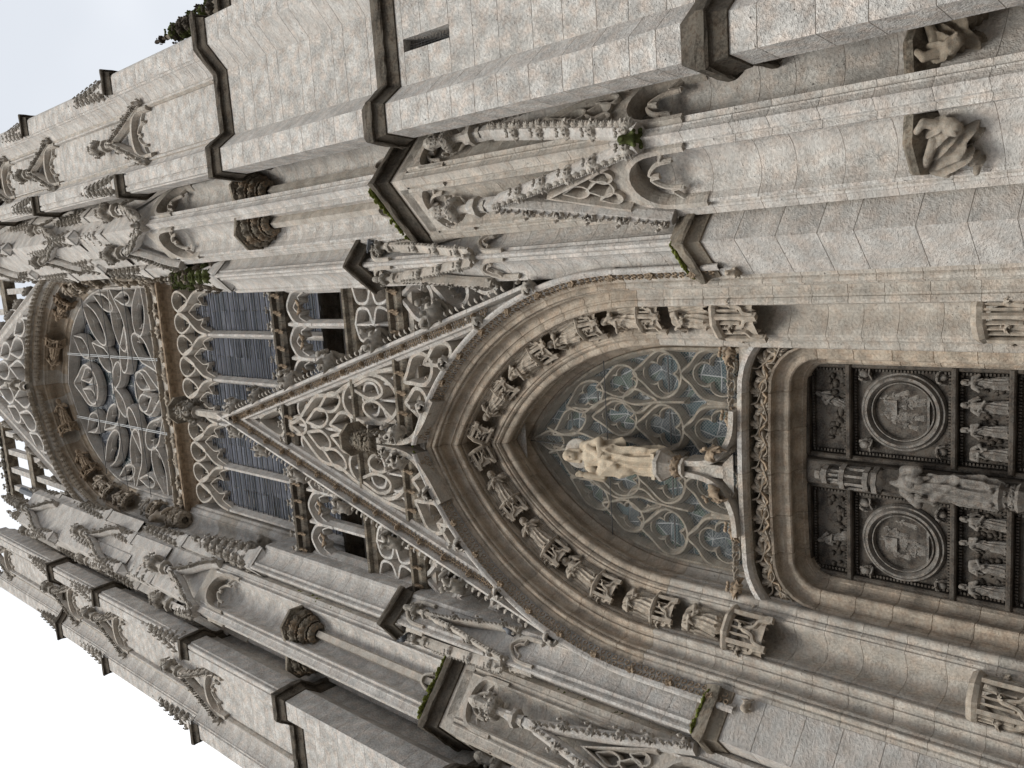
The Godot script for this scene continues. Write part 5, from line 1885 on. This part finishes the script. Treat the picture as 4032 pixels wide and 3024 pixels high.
# ---------------------------------------------------------------- great buttresses
func build_buttress(s: int) -> void:
	var st := [
		# y0, y1, z of the flanks, z of the panel, inner x, outer x
		[GROUND, 4.35, 3.62, 3.3, 5.22, 8.3],
		[4.6, 9.9, 3.46, 3.12, 5.28, 8.2],
		[10.15, 14.9, 3.32, 2.98, 5.34, 8.05],
		[15.15, 19.6, 3.16, 2.82, 5.42, 7.98],
		[19.6, 25.4, 3.0, 2.66, 5.5, 7.95],
		[25.4, 29.2, 2.9, 2.56, 5.55, 7.95],
		[29.2, 36.0, 2.7, 2.4, 5.6, 7.9]]
	for i in st.size():
		var q: Array = st[i]
		var p := part("buttress_stage")
		var pl := [Vector2(q[4] + 0.22, 1.7), Vector2(q[4] + 0.2, q[2] - 0.85), Vector2(q[4] - 0.04, q[2] - 0.5), Vector2(q[4], q[2]), Vector2(q[4] + 0.41, q[2]), Vector2(q[4] + 0.68, q[3]), Vector2(q[5] - 0.86, q[3]), Vector2(q[5] - 0.45, q[2]), Vector2(q[5], q[2]), Vector2(q[5], 1.2)]
		var sp := side(s, pl)
		if i == 1:
			# leave a real opening for the slit light of this stage
			slit_wall(p, sp, q[0], q[1], s, q)
		elif i >= 3:
			var z: float = q[2]
			var zp: float = q[3]
			var ix: float = q[4]
			var ox: float = q[5]
			courses(p, "moulded_stone", side(s, outline([[ix + 0.22, 1.7], [ix + 0.2, z - 0.85], [ix + 0.12, z - 0.8], [ix + 0.06, z - 0.6], [ix - 0.04, z - 0.5], [ix - 0.03, z - 0.1], [ix + 0.0, z - 0.08], [ix + 0.0, z - 0.03], [ix + 0.04, z, 0.01, 3], [ix + 0.09, z], [ix + 0.1, z - 0.03], [ix + 0.13, z - 0.03], [ix + 0.14, z],
				[ix + 0.36, z], [ix + 0.37, z - 0.03], [ix + 0.41, z - 0.03], [ix + 0.42, z - 0.06], [ix + 0.6, zp + 0.06, -0.03, 4], [ix + 0.6, zp + 0.1], [ix + 0.65, zp + 0.1, 0.015, 3], [ix + 0.66, zp], [ox - 0.84, zp], [ox - 0.83, zp + 0.1], [ox - 0.78, zp + 0.1, 0.015, 3], [ox - 0.78, zp + 0.06], [ox - 0.5, z - 0.06, -0.03, 4], [ox - 0.49, z - 0.03], [ox - 0.45, z - 0.03], [ox - 0.44, z], [ox - 0.08, z], [ox, z - 0.06, 0.01, 3], [ox, 1.2]])), q[0], q[1], 0.5, M.pale)
		else:
			ashlar(p, sp, q[0], q[1], 0.5, M.pale, 0.95)
		if i < 3 or i == 5:
			var nx: Array = st[i + 1]
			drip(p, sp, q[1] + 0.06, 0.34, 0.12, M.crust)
			var g := Acc.new()
			g.grid([rise(offset(sp, 0.02), q[1] + 0.1), rise(offset(sp, -0.2), q[1] + 0.5)])
			put(p, "weathering", g, M.pale[1])
		if i >= 3:
			# niche with an ogee hood in the panel, pinnacles on the flanks
			var f: Array = side(s, [Vector2(q[4] + 0.68, q[3]), Vector2(q[5] - 0.86, q[3])])
			var fr := mid_face(f[0], f[1], 0.5)
			var yb: float = q[1] - 0.9
			var g := Acc.new()
			niche_arch(g, fr, 0.5, yb, yb + 0.45, 0.14, 0.0, 0.04)
			for k in [-1, 1]:
				bar(g, [Vector2(k * 0.56, q[0] + 0.3), Vector2(k * 0.56, yb)], false, 0.03, 0.06, 0.1, 0.0, fr)
			put(p, "niche_head", g, M.mid[3])
			ogee_hood(p, fr, 0.62, yb - 0.1, yb + 1.5, M.mid[2], pick(M.carve_pale), -0.02, 3, 0.24, 1.2, 0.05)
			for k in [-1, 1]:
				put(p, "gargoyle", FIG.beast_mesh, pick(M.carve_pale), fr * Transform3D(Basis().scaled(Vector3.ONE * 0.36), Vector3(k * 0.62, yb - 0.2, 0.14)))
			spire(p, Vector3(s * (q[4] + 0.24), q[1] + 0.1, q[2] - 0.2), 2.4, 0.25, pick(M.pale), pick(M.carve_pale), 6, PI / 4)
			spire(p, Vector3(s * (q[5] - 0.2), q[1] + 0.1, q[2] - 0.22), 2.4, 0.25, pick(M.pale), pick(M.carve_pale), 6, PI / 4)
			if i == 4 or i == 3:
				for sg in ([sp.slice(0, 5), sp.slice(7, 10)] if s > 0 else [sp.slice(5, 10), sp.slice(0, 3)]):
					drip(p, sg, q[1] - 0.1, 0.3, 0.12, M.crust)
					g = Acc.new()
					g.grid([rise(offset(sg, 0.02), q[1]), rise(offset(sg, -0.24), q[1] + 0.25)])
					put(p, "weathering", g, M.pale[1])
	# a lower, mossy neighbour behind the outer corner
	var nb := part("rear_buttress")
	ashlar(nb, side(s, [Vector2(8.2, 1.2), Vector2(8.25, 1.9), Vector2(9.3, 1.9), Vector2(9.35, 0.0)]), GROUND, 16.4, 0.55, M.pale, 1.1)
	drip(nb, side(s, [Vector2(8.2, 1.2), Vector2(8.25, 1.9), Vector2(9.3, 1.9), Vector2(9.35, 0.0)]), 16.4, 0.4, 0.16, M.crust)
	spire(nb, Vector3(s * 9.1, 16.7, 1.45), 3.3, 0.36, M.crust_mid, M.crust, 6, 0.0, M.moss_dark)

func slit_wall(p: Node, sp: Array, y0: float, y1: float, s: int, q: Array) -> void:
	var x0: float = 6.42
	var x1: float = 6.6
	var ya := 8.66
	var yb := 9.62
	var pa := sp.slice(0, 6) if s > 0 else sp.slice(0, 4)
	var pb := sp.slice(6, 10) if s > 0 else sp.slice(4, 10)
	ashlar(p, pa, y0, y1, 0.5, M.pale, 0.95)
	ashlar(p, pb, y0, y1, 0.5, M.pale, 0.95)
	var A: Vector2 = sp[5] if s > 0 else sp[3]
	var B: Vector2 = sp[6] if s > 0 else sp[4]
	var z := A.y
	var l := minf(s * x0, s * x1)
	var r := maxf(s * x0, s * x1)
	ashlar(p, [A, B], y0, ya, 0.52, M.pale, 0.95)
	ashlar(p, [A, Vector2(l, z)], ya, yb, 0.48, M.pale, 0.8)
	ashlar(p, [Vector2(r, z), B], ya, yb, 0.48, M.pale, 0.8)
	ashlar(p, [A, B], yb, y1, 0.3, M.pale, 1.2)
	var g := Acc.new()
	for e in [[l, ya, l, yb], [l, yb, r, yb], [r, yb, r, ya], [r, ya, l, ya]]:
		g.quad(Vector3(e[0], e[1], z), Vector3(e[2], e[3], z), Vector3(e[2], e[3], z - 0.5), Vector3(e[0], e[1], z - 0.5))
	put(p, "slit_reveal", g, M.pale[3])
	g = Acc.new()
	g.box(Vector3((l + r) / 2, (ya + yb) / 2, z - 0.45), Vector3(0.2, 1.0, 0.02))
	put(p, "slit_shade_sheet", g, M.iron)  # dark sheet standing in for the unlit inside of the slit
	g = Acc.new()
	for k in 14:
		g.box(Vector3((l + r) / 2, ya + 0.07 * k, z - 0.12), Vector3(0.14, 0.006, 0.006))
	for k in 3:
		g.box(Vector3(l + 0.035 * (k + 1), (ya + yb) / 2, z - 0.12), Vector3(0.006, 0.96, 0.006))
	put(p, "slit_grille", g, M.iron)

# ---------------------------------------------------------------- the carved door
func build_door() -> void:
	var d := part("door")
	var g := Acc.new()
	g.box(Vector3(0, 1.65, -0.16), Vector3(3.3, 6.8, 0.1))
	put(d, "backing", g, M.door)
	var rails := [5.02, 4.42, 3.06, 2.4, 0.9, -1.4]
	for s in [-1, 1]:
		for y in rails:
			g = Acc.new()
			rounded_bar(g, Vector3(s * 0.9, y, -0.02), Vector3(1.36, 0.075, 0.13))
			put(d, "rail", g, M.door)
		for x in [0.22, 1.56]:
			g = Acc.new()
			rounded_bar(g, Vector3(s * x, 1.8, -0.04), Vector3(0.085, 6.5, 0.1))
			put(d, "stile", g, M.door)
		# dentil strips round each panel
		for r in 4:
			var y1: float = rails[r] - 0.06
			var y0: float = rails[r + 1] + 0.06
			var dn := Acc.new()
			var n := int((y1 - y0) / 0.045)
			for x in [0.3, 1.485]:
				for k in n:
					dn.box(Vector3(s * x, lerpf(y0, y1, (k + 0.5) / n), -0.07), Vector3(0.035, 0.026, 0.04))
			for k in 27:
				for y in [y0 + 0.01, y1 - 0.01]:
					dn.box(Vector3(s * (0.34 + 1.11 * k / 26.0), y, -0.07), Vector3(0.025, 0.035, 0.04))
			stuff(put(d, "dentils", dn, M.door))
		# top panel: a reclining figure among clouds
		var c := Vector3(s * 0.95, 4.46, -0.09)
		put(d, "relief_figure", FIG.scroll_mesh, M.door_relief, Transform3D(Basis(Vector3(0, 0, 1), -s * 0.35).scaled(Vector3(0.5, 0.5, 0.3)), c))
		var cl := Acc.new()
		for k in 34:
			var x := rng.randf_range(-0.52, 0.52)
			knob(cl, Vector3(s * 0.92 + x, 4.5 + rng.randf_range(0.0, 0.34) * (0.3 + absf(x)), -0.1), Vector3(rng.randf_range(0.03, 0.07), rng.randf_range(0.03, 0.055), 0.035), k + 7, 0.2)
		put(d, "relief_clouds", cl, M.door)
		# round medallion with its frame
		var mc := Vector2(s * 0.93, 3.72)
		for ring in [[0.525, 0.035, 0.03], [0.47, 0.05, 0.05], [0.40, 0.02, 0.03]]:
			g = Acc.new()
			var pts := []
			for k in 48:
				pts.append(mc + Vector2(cos(TAU * k / 48.0), sin(TAU * k / 48.0)) * float(ring[0]))
			bar(g, pts, true, ring[1] * 0.3, ring[1], -0.1 + ring[2] * 2.0, -0.12)
			put(d, "medallion_ring", g, M.door_relief)
		var bead := Acc.new()
		for k in 56:
			var t := TAU * k / 56.0
			knob(bead, Vector3(mc.x + cos(t) * 0.44, mc.y + sin(t) * 0.44, -0.06), Vector3(0.016, 0.016, 0.016), k, 0.1)
		stuff(put(d, "medallion_beads", bead, M.door_relief))
		for k in 15:
			var x := rng.randf_range(-0.27, 0.27)
			var y := -0.3 + 0.11 * (k / 4) + rng.randf_range(0, 0.04)
			if absf(x) > sqrt(0.36 * 0.36 - y * y) - 0.06:
				x *= 0.5
			put(d, "medallion_figure", FIG[["pray", "scroll", "headless"][k % 3] + "_mesh"], M.door_relief, Transform3D(Basis(Vector3(0, 0, 1), rng.randf_range(-0.35, 0.35)).scaled(Vector3(0.27, 0.27, 0.14)), Vector3(mc.x + x, mc.y + y, -0.115)))
		g = Acc.new()
		g.box(Vector3(mc.x + s * 0.05, mc.y + 0.16, -0.1), Vector3(0.2, 0.16, 0.05))
		g.box(Vector3(mc.x, mc.y - 0.32, -0.1), Vector3(0.48, 0.03, 0.05))
		put(d, "medallion_ground", g, M.door_relief)
		for cx in [-0.5, 0.5]:
			for cy in [-0.5, 0.5]:
				g = Acc.new()
				knob(g, Vector3(mc.x + cx, mc.y + cy, -0.07), Vector3(0.06, 0.07, 0.05), 3, 0.1)
				knob(g, Vector3(mc.x + cx, mc.y + cy + 0.03, -0.085), Vector3(0.075, 0.06, 0.05), 9, 0.25)
				g.add(LEAF[0], xf(Vector3(mc.x + cx, mc.y + cy - 0.02, -0.1), Vector3(-cx, 0.2, 0.1), Vector3(0, 0, 1), 0.16))
				g.add(LEAF[1], xf(Vector3(mc.x + cx, mc.y + cy - 0.02, -0.1), Vector3(cx * 0.2, -cy, 0.1), Vector3(0, 0, 1), 0.16))
				put(d, "cherub_head", g, M.door_relief)
		# row of standing saints
		for k in 4:
			var x: float = s * [0.46, 0.76, 1.07, 1.38][k]
			put(d, "relief_saint", FIG[["scroll", "pray", "headless", "pray"][(k + (s + 1)) % 4] + "_mesh"], M.door_relief, Transform3D(Basis(Vector3.UP, rng.randf_range(-0.4, 0.4)).scaled(Vector3(0.6, 0.56, 0.5)), Vector3(x, 2.44, -0.04)))
		var fo := Acc.new()
		for k in 60:
			knob(fo, Vector3(s * rng.randf_range(0.36, 1.46), rng.randf_range(2.5, 2.8), -0.11), Vector3.ONE * rng.randf_range(0.02, 0.045), k, 0.2)
		put(d, "relief_foliage", fo, M.door)
	# post between the leaves
	g = Acc.new()
	rounded_bar(g, Vector3(0, 1.7, 0.02), Vector3(0.36, 6.6, 0.2))
	put(d, "centre_post", g, M.door)
	# tabernacle on the post
	var tb := Acc.new()
	for q in [[4.82, 0.08], [4.74, 0.12], [4.7, 0.14], [4.48, 0.14], [4.44, 0.19], [4.38, 0.19], [4.12, 0.18], [4.08, 0.21], [4.0, 0.2], [3.9, 0.17]]:
		var r := []
		for j in 9:
			r.append(Vector3(cos(TAU * j / 8.0) * q[1], q[0], 0.2 + sin(TAU * j / 8.0) * q[1]))
		if q[0] in [4.82, 4.7, 4.44, 4.12, 4.0]:
			tb.grid([r, r.map(func(v): return v + Vector3(0, -0.07, 0)), r.map(func(v): return Vector3(v.x * 0.8, v.y - 0.07, 0.2 + (v.z - 0.2) * 0.8))])
	for j in 8:
		var t := TAU * j / 8.0 + 0.39
		tb.box(Vector3(cos(t) * 0.15, 4.28, 0.2 + sin(t) * 0.15), Vector3(0.035, 0.36, 0.035))
		tb.box(Vector3(cos(t) * 0.09, 4.6, 0.2 + sin(t) * 0.09), Vector3(0.03, 0.25, 0.03))
	put(d, "tabernacle", tb, M.door_relief)
	var cons := Acc.new()
	var rows := []
	for q in [[2.52, 0.0], [2.52, 0.17], [2.46, 0.2], [2.42, 0.16], [2.34, 0.12], [2.25, 0.2], [2.12, 0.12], [1.9, 0.05]]:
		var r := []
		for j in 9:
			r.append(Vector3(cos(TAU * j / 8.0) * q[1], q[0], 0.22 + sin(TAU * j / 8.0) * q[1]))
		rows.append(r)
	cons.grid(rows)
	for k in 6:
		var t := TAU * k / 6.0
		cons.add(CROCKET[k % 4], xf(Vector3(cos(t) * 0.1, 2.28, 0.22 + sin(t) * 0.1), Vector3(cos(t), 0.5, sin(t)), Vector3.UP, 0.16))
	put(d, "console", cons, M.door_relief)

func rounded_bar(g: Acc, c: Vector3, s: Vector3) -> void:
	# box with chamfered front edges
	var h := s * 0.5
	var k: float = minf(0.02, minf(h.x, h.y) * 0.5)
	var o := func(a: float, z: float) -> Array:
		return [c + Vector3(-h.x + a, -h.y + a, z), c + Vector3(h.x - a, -h.y + a, z), c + Vector3(h.x - a, h.y - a, z), c + Vector3(-h.x + a, h.y - a, z), c + Vector3(-h.x + a, -h.y + a, z)]
	var f: Array = o.call(k, h.z)
	g.grid([o.call(0.0, -h.z), o.call(0.0, h.z - k), f])
	g.quad(f[0], f[3], f[2], f[1])
# ---------------------------------------------------------------- free-standing things
func build_statues() -> void:
	var t := thing("saint_statue", "cream stone robed saint with a round halo raising one hand above the door", "statue", Vector3(0, 7.08, 0.76))
	put(t, "body", FIG.bless_mesh, M.statue, Transform3D(Basis(Vector3.RIGHT, 0.13) * Basis().scaled(Vector3(1.75, 1.78, 1.65)), Vector3(0, 0.02, -0.08)))
	var g := Acc.new()
	var rows := []
	for q in [[0.0, 0.02], [0.235, 0.03], [0.26, 0.015], [0.26, -0.015], [0.0, -0.02]]:
		var r := []
		for j in 25:
			r.append(Vector3(cos(TAU * j / 24.0) * q[0], sin(TAU * j / 24.0) * q[0], q[1]))
		rows.append(r)
	g.grid(rows)
	put(t, "halo", g, M.mid[0], Transform3D(Basis(Vector3.RIGHT, 0.12), Vector3(0, 1.62, 0.0)))
	g = Acc.new()
	g.box(Vector3(0, 0.02, 0), Vector3(0.42, 0.06, 0.4))
	put(t, "plinth", g, M.statue)
	t = thing("madonna_statue", "dark headless robed statue on the post between the two door leaves", "statue", Vector3(0, 2.52, 0.22))
	put(t, "body", FIG.mother_mesh, M.door_relief, Transform3D(Basis().scaled(Vector3(1.45, 1.45, 1.2)), Vector3.ZERO))

func pigeon(label: String, at: Vector3, turn: float, k: float, m: int) -> void:
	var t := thing("pigeon", label, "pigeon", at, "pigeons on the ledges")
	t.rotation.y = turn
	put(t, "body", FIG.bird_mesh, M.feather[m], Transform3D(Basis().scaled(Vector3.ONE * k), Vector3.ZERO))

func moss_patch(label: String, pts: Array, size: float, n: int, mat: Material, spread: float) -> void:
	# cushions of moss along a line of points on the stone
	var g := Acc.new()
	for i in n:
		var u := rng.randf() * (pts.size() - 1)
		var k: int = mini(int(u), pts.size() - 2)
		var o: Vector3 = pts[k].lerp(pts[k + 1], u - k)
		var s := size * rng.randf_range(0.5, 1.3)
		knob(g, o + Vector3(rng.randf_range(-1, 1), rng.randf_range(-0.4, 0.4), rng.randf_range(-1, 1)) * spread, Vector3(s, s * 0.45, s), rng.randi(), 0.3)
	var o2 := MeshInstance3D.new()
	o2.name = "moss"
	o2.mesh = g.mesh()
	o2.material_override = mat
	add_child(o2, true)
	o2.set_meta("label", label)
	o2.set_meta("category", "moss")
	o2.set_meta("kind", "stuff")

func build_extras() -> void:
	pigeon("grey pigeon perched under the drip of the slender pier, right of the portal", Vector3(3.78, 12.0, 2.12), 2.2, 0.34, 1)
	pigeon("black pigeon tucked under the drip of the slender pier, left of the portal", Vector3(-3.72, 12.05, 2.16), -0.6, 0.34, 0)
	pigeon("pale pigeon sitting at the foot of the small hood, left of the portal", Vector3(-3.02, 9.5, 1.85), 0.9, 0.34, 1)
	var arc := []
	for k in 12:
		arc.append(arch_at(1, Vector2(3.1, 1.84), 0.45 + 0.05 * k))
	moss_patch("thin line of yellow-green moss on the arch hood, right of its point", arc, 0.028, 190, M.moss, 0.02)
	arc = []
	for k in 12:
		arc.append(arch_at(-1, Vector2(3.1, 1.84), 0.5 + 0.045 * k))
	moss_patch("thin line of yellow-green moss on the arch hood, left of its point", arc, 0.026, 150, M.moss, 0.02)
	for s in [-1, 1]:
		var w := "right" if s > 0 else "left"
		moss_patch("green moss on the lower drip of the slender pier, %s of the portal" % w, [Vector3(s * 2.98, 5.8, 1.74), Vector3(s * 3.36, 5.82, 2.2)], 0.035, 130, M.moss, 0.05)
		moss_patch("green moss on the drip of the niche pier, %s of the portal" % w, [Vector3(s * 3.8, 11.0, 2.12), Vector3(s * 4.6, 11.0, 2.86)], 0.04, 110, M.moss, 0.05)
	moss_patch("long dark green streak of moss beside the hood, left of the portal", [Vector3(-3.84, 6.0, 1.9), Vector3(-3.82, 8.6, 1.92)], 0.04, 170, M.moss_dark, 0.05)
	moss_patch("bright green moss running up the upper shaft, left of the portal", [Vector3(-3.86, 13.4, 1.92), Vector3(-3.86, 17.4, 1.9)], 0.055, 200, M.moss, 0.06)
	moss_patch("tuft of green moss between hood and shaft, right of the portal", [Vector3(3.86, 8.4, 1.92), Vector3(3.86, 10.2, 1.94)], 0.04, 110, M.moss_dark, 0.05)

func build_street() -> void:
	var g := Acc.new()
	g.quad(Vector3(-150, GROUND, -150), Vector3(150, GROUND, -150), Vector3(150, GROUND, 150), Vector3(-150, GROUND, 150))
	var o := put(self, "ground", g, M.paving)
	o.set_meta("kind", "structure")
	o.set_meta("label", "grey stone paving in front of the church")
	# unseen houses behind the camera, added to hold back sky light and for reflections
	var x := -22.0
	var looks := ["unseen cream rendered house across the street", "unseen grey rendered house across the street", "unseen ochre rendered house across the street", "unseen narrow cream house at the corner across the street", "unseen wide grey house closing the street"]
	for i in 5:
		var w: float = [8.0, 9.0, 8.5, 9.0, 9.5][i]
		var h: float = [8.0, 9.5, 8.5, 9.0, 8.0][i]
		var t := thing("house", looks[i], "house", Vector3(x + w / 2, GROUND, 34.0), "unseen houses across the street")
		var m: Material = M.render_wall[i % 3]
		g = Acc.new()
		g.box(Vector3(0, h / 2, 4.0), Vector3(w - 0.02, h, 8.0))
		put(t, "wall", g, m)
		g = Acc.new()
		var a := Vector3(-w / 2, h, -0.4)
		var b := Vector3(w / 2, h, -0.4)
		g.quad(a, Vector3(-w / 2, h + 3.5, 4), Vector3(w / 2, h + 3.5, 4), b)
		g.quad(Vector3(-w / 2, h, 8.4), Vector3(-w / 2, h + 3.5, 4), Vector3(w / 2, h + 3.5, 4), Vector3(w / 2, h, 8.4))
		g.tri(a, Vector3(-w / 2, h, 8.4), Vector3(-w / 2, h + 3.5, 4))
		g.tri(b, Vector3(w / 2, h, 8.4), Vector3(w / 2, h + 3.5, 4))
		put(t, "roof", g, M.slate)
		for r in 3:
			for c in 3:
				var wn := Acc.new()
				rounded_bar(wn, Vector3(0, 0, 0), Vector3(1.2, 1.8, 0.14))
				var ww := put(t, "window", wn, M.render_wall[(i + 1) % 3], Transform3D(Basis(Vector3.UP, PI), Vector3((c - 1) * w * 0.3, 1.6 + r * 2.7, -0.05)))
				var pn := Acc.new()
				pn.box(Vector3(0, 0, 0.08), Vector3(0.95, 1.5, 0.02))
				put(ww, "pane", pn, M.glass[0])
		x += w

func build_camera_and_light() -> void:
	var cam := Camera3D.new()
	cam.name = "camera"
	var ex := Vector3(-0.069443, -0.737919, -0.671307)
	var ey := Vector3(-0.986352, -0.049914, 0.1569)
	var ez := Vector3(-0.149287, 0.673041, -0.724382)
	cam.transform = Transform3D(Basis(ex, -ey, -ez), Vector3(3.3701, 0.0, 11.6696))
	cam.fov = 49.2328
	cam.near = 0.1
	cam.far = 600.0
	add_child(cam)
	cam.current = true
	var env := Environment.new()
	env.background_mode = Environment.BG_SKY
	var sky := Sky.new()
	var pm := PanoramaSkyMaterial.new()
	pm.panorama = overcast()
	sky.sky_material = pm
	env.sky = sky
	env.background_energy_multiplier = 1.0
	env.tonemap_mode = Environment.TONE_MAPPER_LINEAR
	env.tonemap_exposure = 1.58
	env.sdfgi_enabled = true
	env.ssao_enabled = true
	env.ssil_enabled = true
	var we := WorldEnvironment.new()
	we.name = "environment"
	we.environment = env
	add_child(we)
	var sun := DirectionalLight3D.new()
	sun.name = "sun"
	sun.light_energy = 0.5
	sun.light_color = Color(1.0, 0.985, 0.95)
	sun.light_angular_distance = 25.0
	sun.shadow_enabled = true
	sun.look_at_from_position(Vector3(-2, 11, 12), Vector3.ZERO)
	add_child(sun)

func overcast() -> ImageTexture:
	# an even, thinly veiled sky: cool grey-blue cloud, brighter where the cloud is thin
	var f := FastNoiseLite.new()
	f.seed = 5
	f.frequency = 1.5
	f.fractal_octaves = 4
	var W := 512
	var H := 256
	var im := Image.create(W, H, false, Image.FORMAT_RGBF)
	for j in H:
		var el := (0.5 - (j + 0.5) / H) * PI
		for i in W:
			var az := (i + 0.5) / W * TAU
			var d := Vector3(cos(el) * sin(az), sin(el), cos(el) * cos(az))
			var n := f.get_noise_3d(d.x * 1.6, d.y * 1.6, d.z * 1.6) * 0.5 + 0.5
			var thin := smoothstep(0.3, 0.8, n * 0.5 + 0.5 * smoothstep(0.5, -0.7, d.x) * 1.1)
			var c := Color(0.485, 0.512, 0.555).lerp(Color(0.8, 0.81, 0.83), thin)
			if d.y < 0.0:
				c = c.lerp(Color(0.3, 0.29, 0.27), smoothstep(0.0, 0.15, -d.y))
			im.set_pixel(i, j, c)
	return ImageTexture.create_from_image(im)

func _ready() -> void:
	rng.seed = 20240
	build_camera_and_light()
	make_materials()
	print("materials ", Time.get_ticks_msec())
	make_carvings()
	for g in CROCKET: CROCK_M.append(g.mesh())
	for g in LEAF: LEAF_M.append(g.mesh())
	make_figures()
	print("figures ", Time.get_ticks_msec())
	build_street()
	church = thing("church", "pale limestone gothic church front with a deep carved portal, gable and buttresses", "church")
	build_portal()
	build_gable()
	build_gallery()
	build_great_window()
	for s in [-1, 1]:
		build_small_pier(s)
		build_niche_pier(s)
		build_pinnacles(s)
		build_buttress(s)
	# the mass of the building behind the front
	var core := part("nave_wall")
	var g := Acc.new()
	g.box(Vector3(0, 15.0, -4.4), Vector3(17.0, 33.4, 8.0))
	put(core, "core", g, M.mortar)
	g = Acc.new()
	g.box(Vector3(0, 34.6, -3.0), Vector3(4.6, 6.2, 6.0))
	put(core, "gable_core", g, M.mortar)
	build_door()
	build_arch_figures()
	build_statues()
	build_extras()
	print("done ", Time.get_ticks_msec())
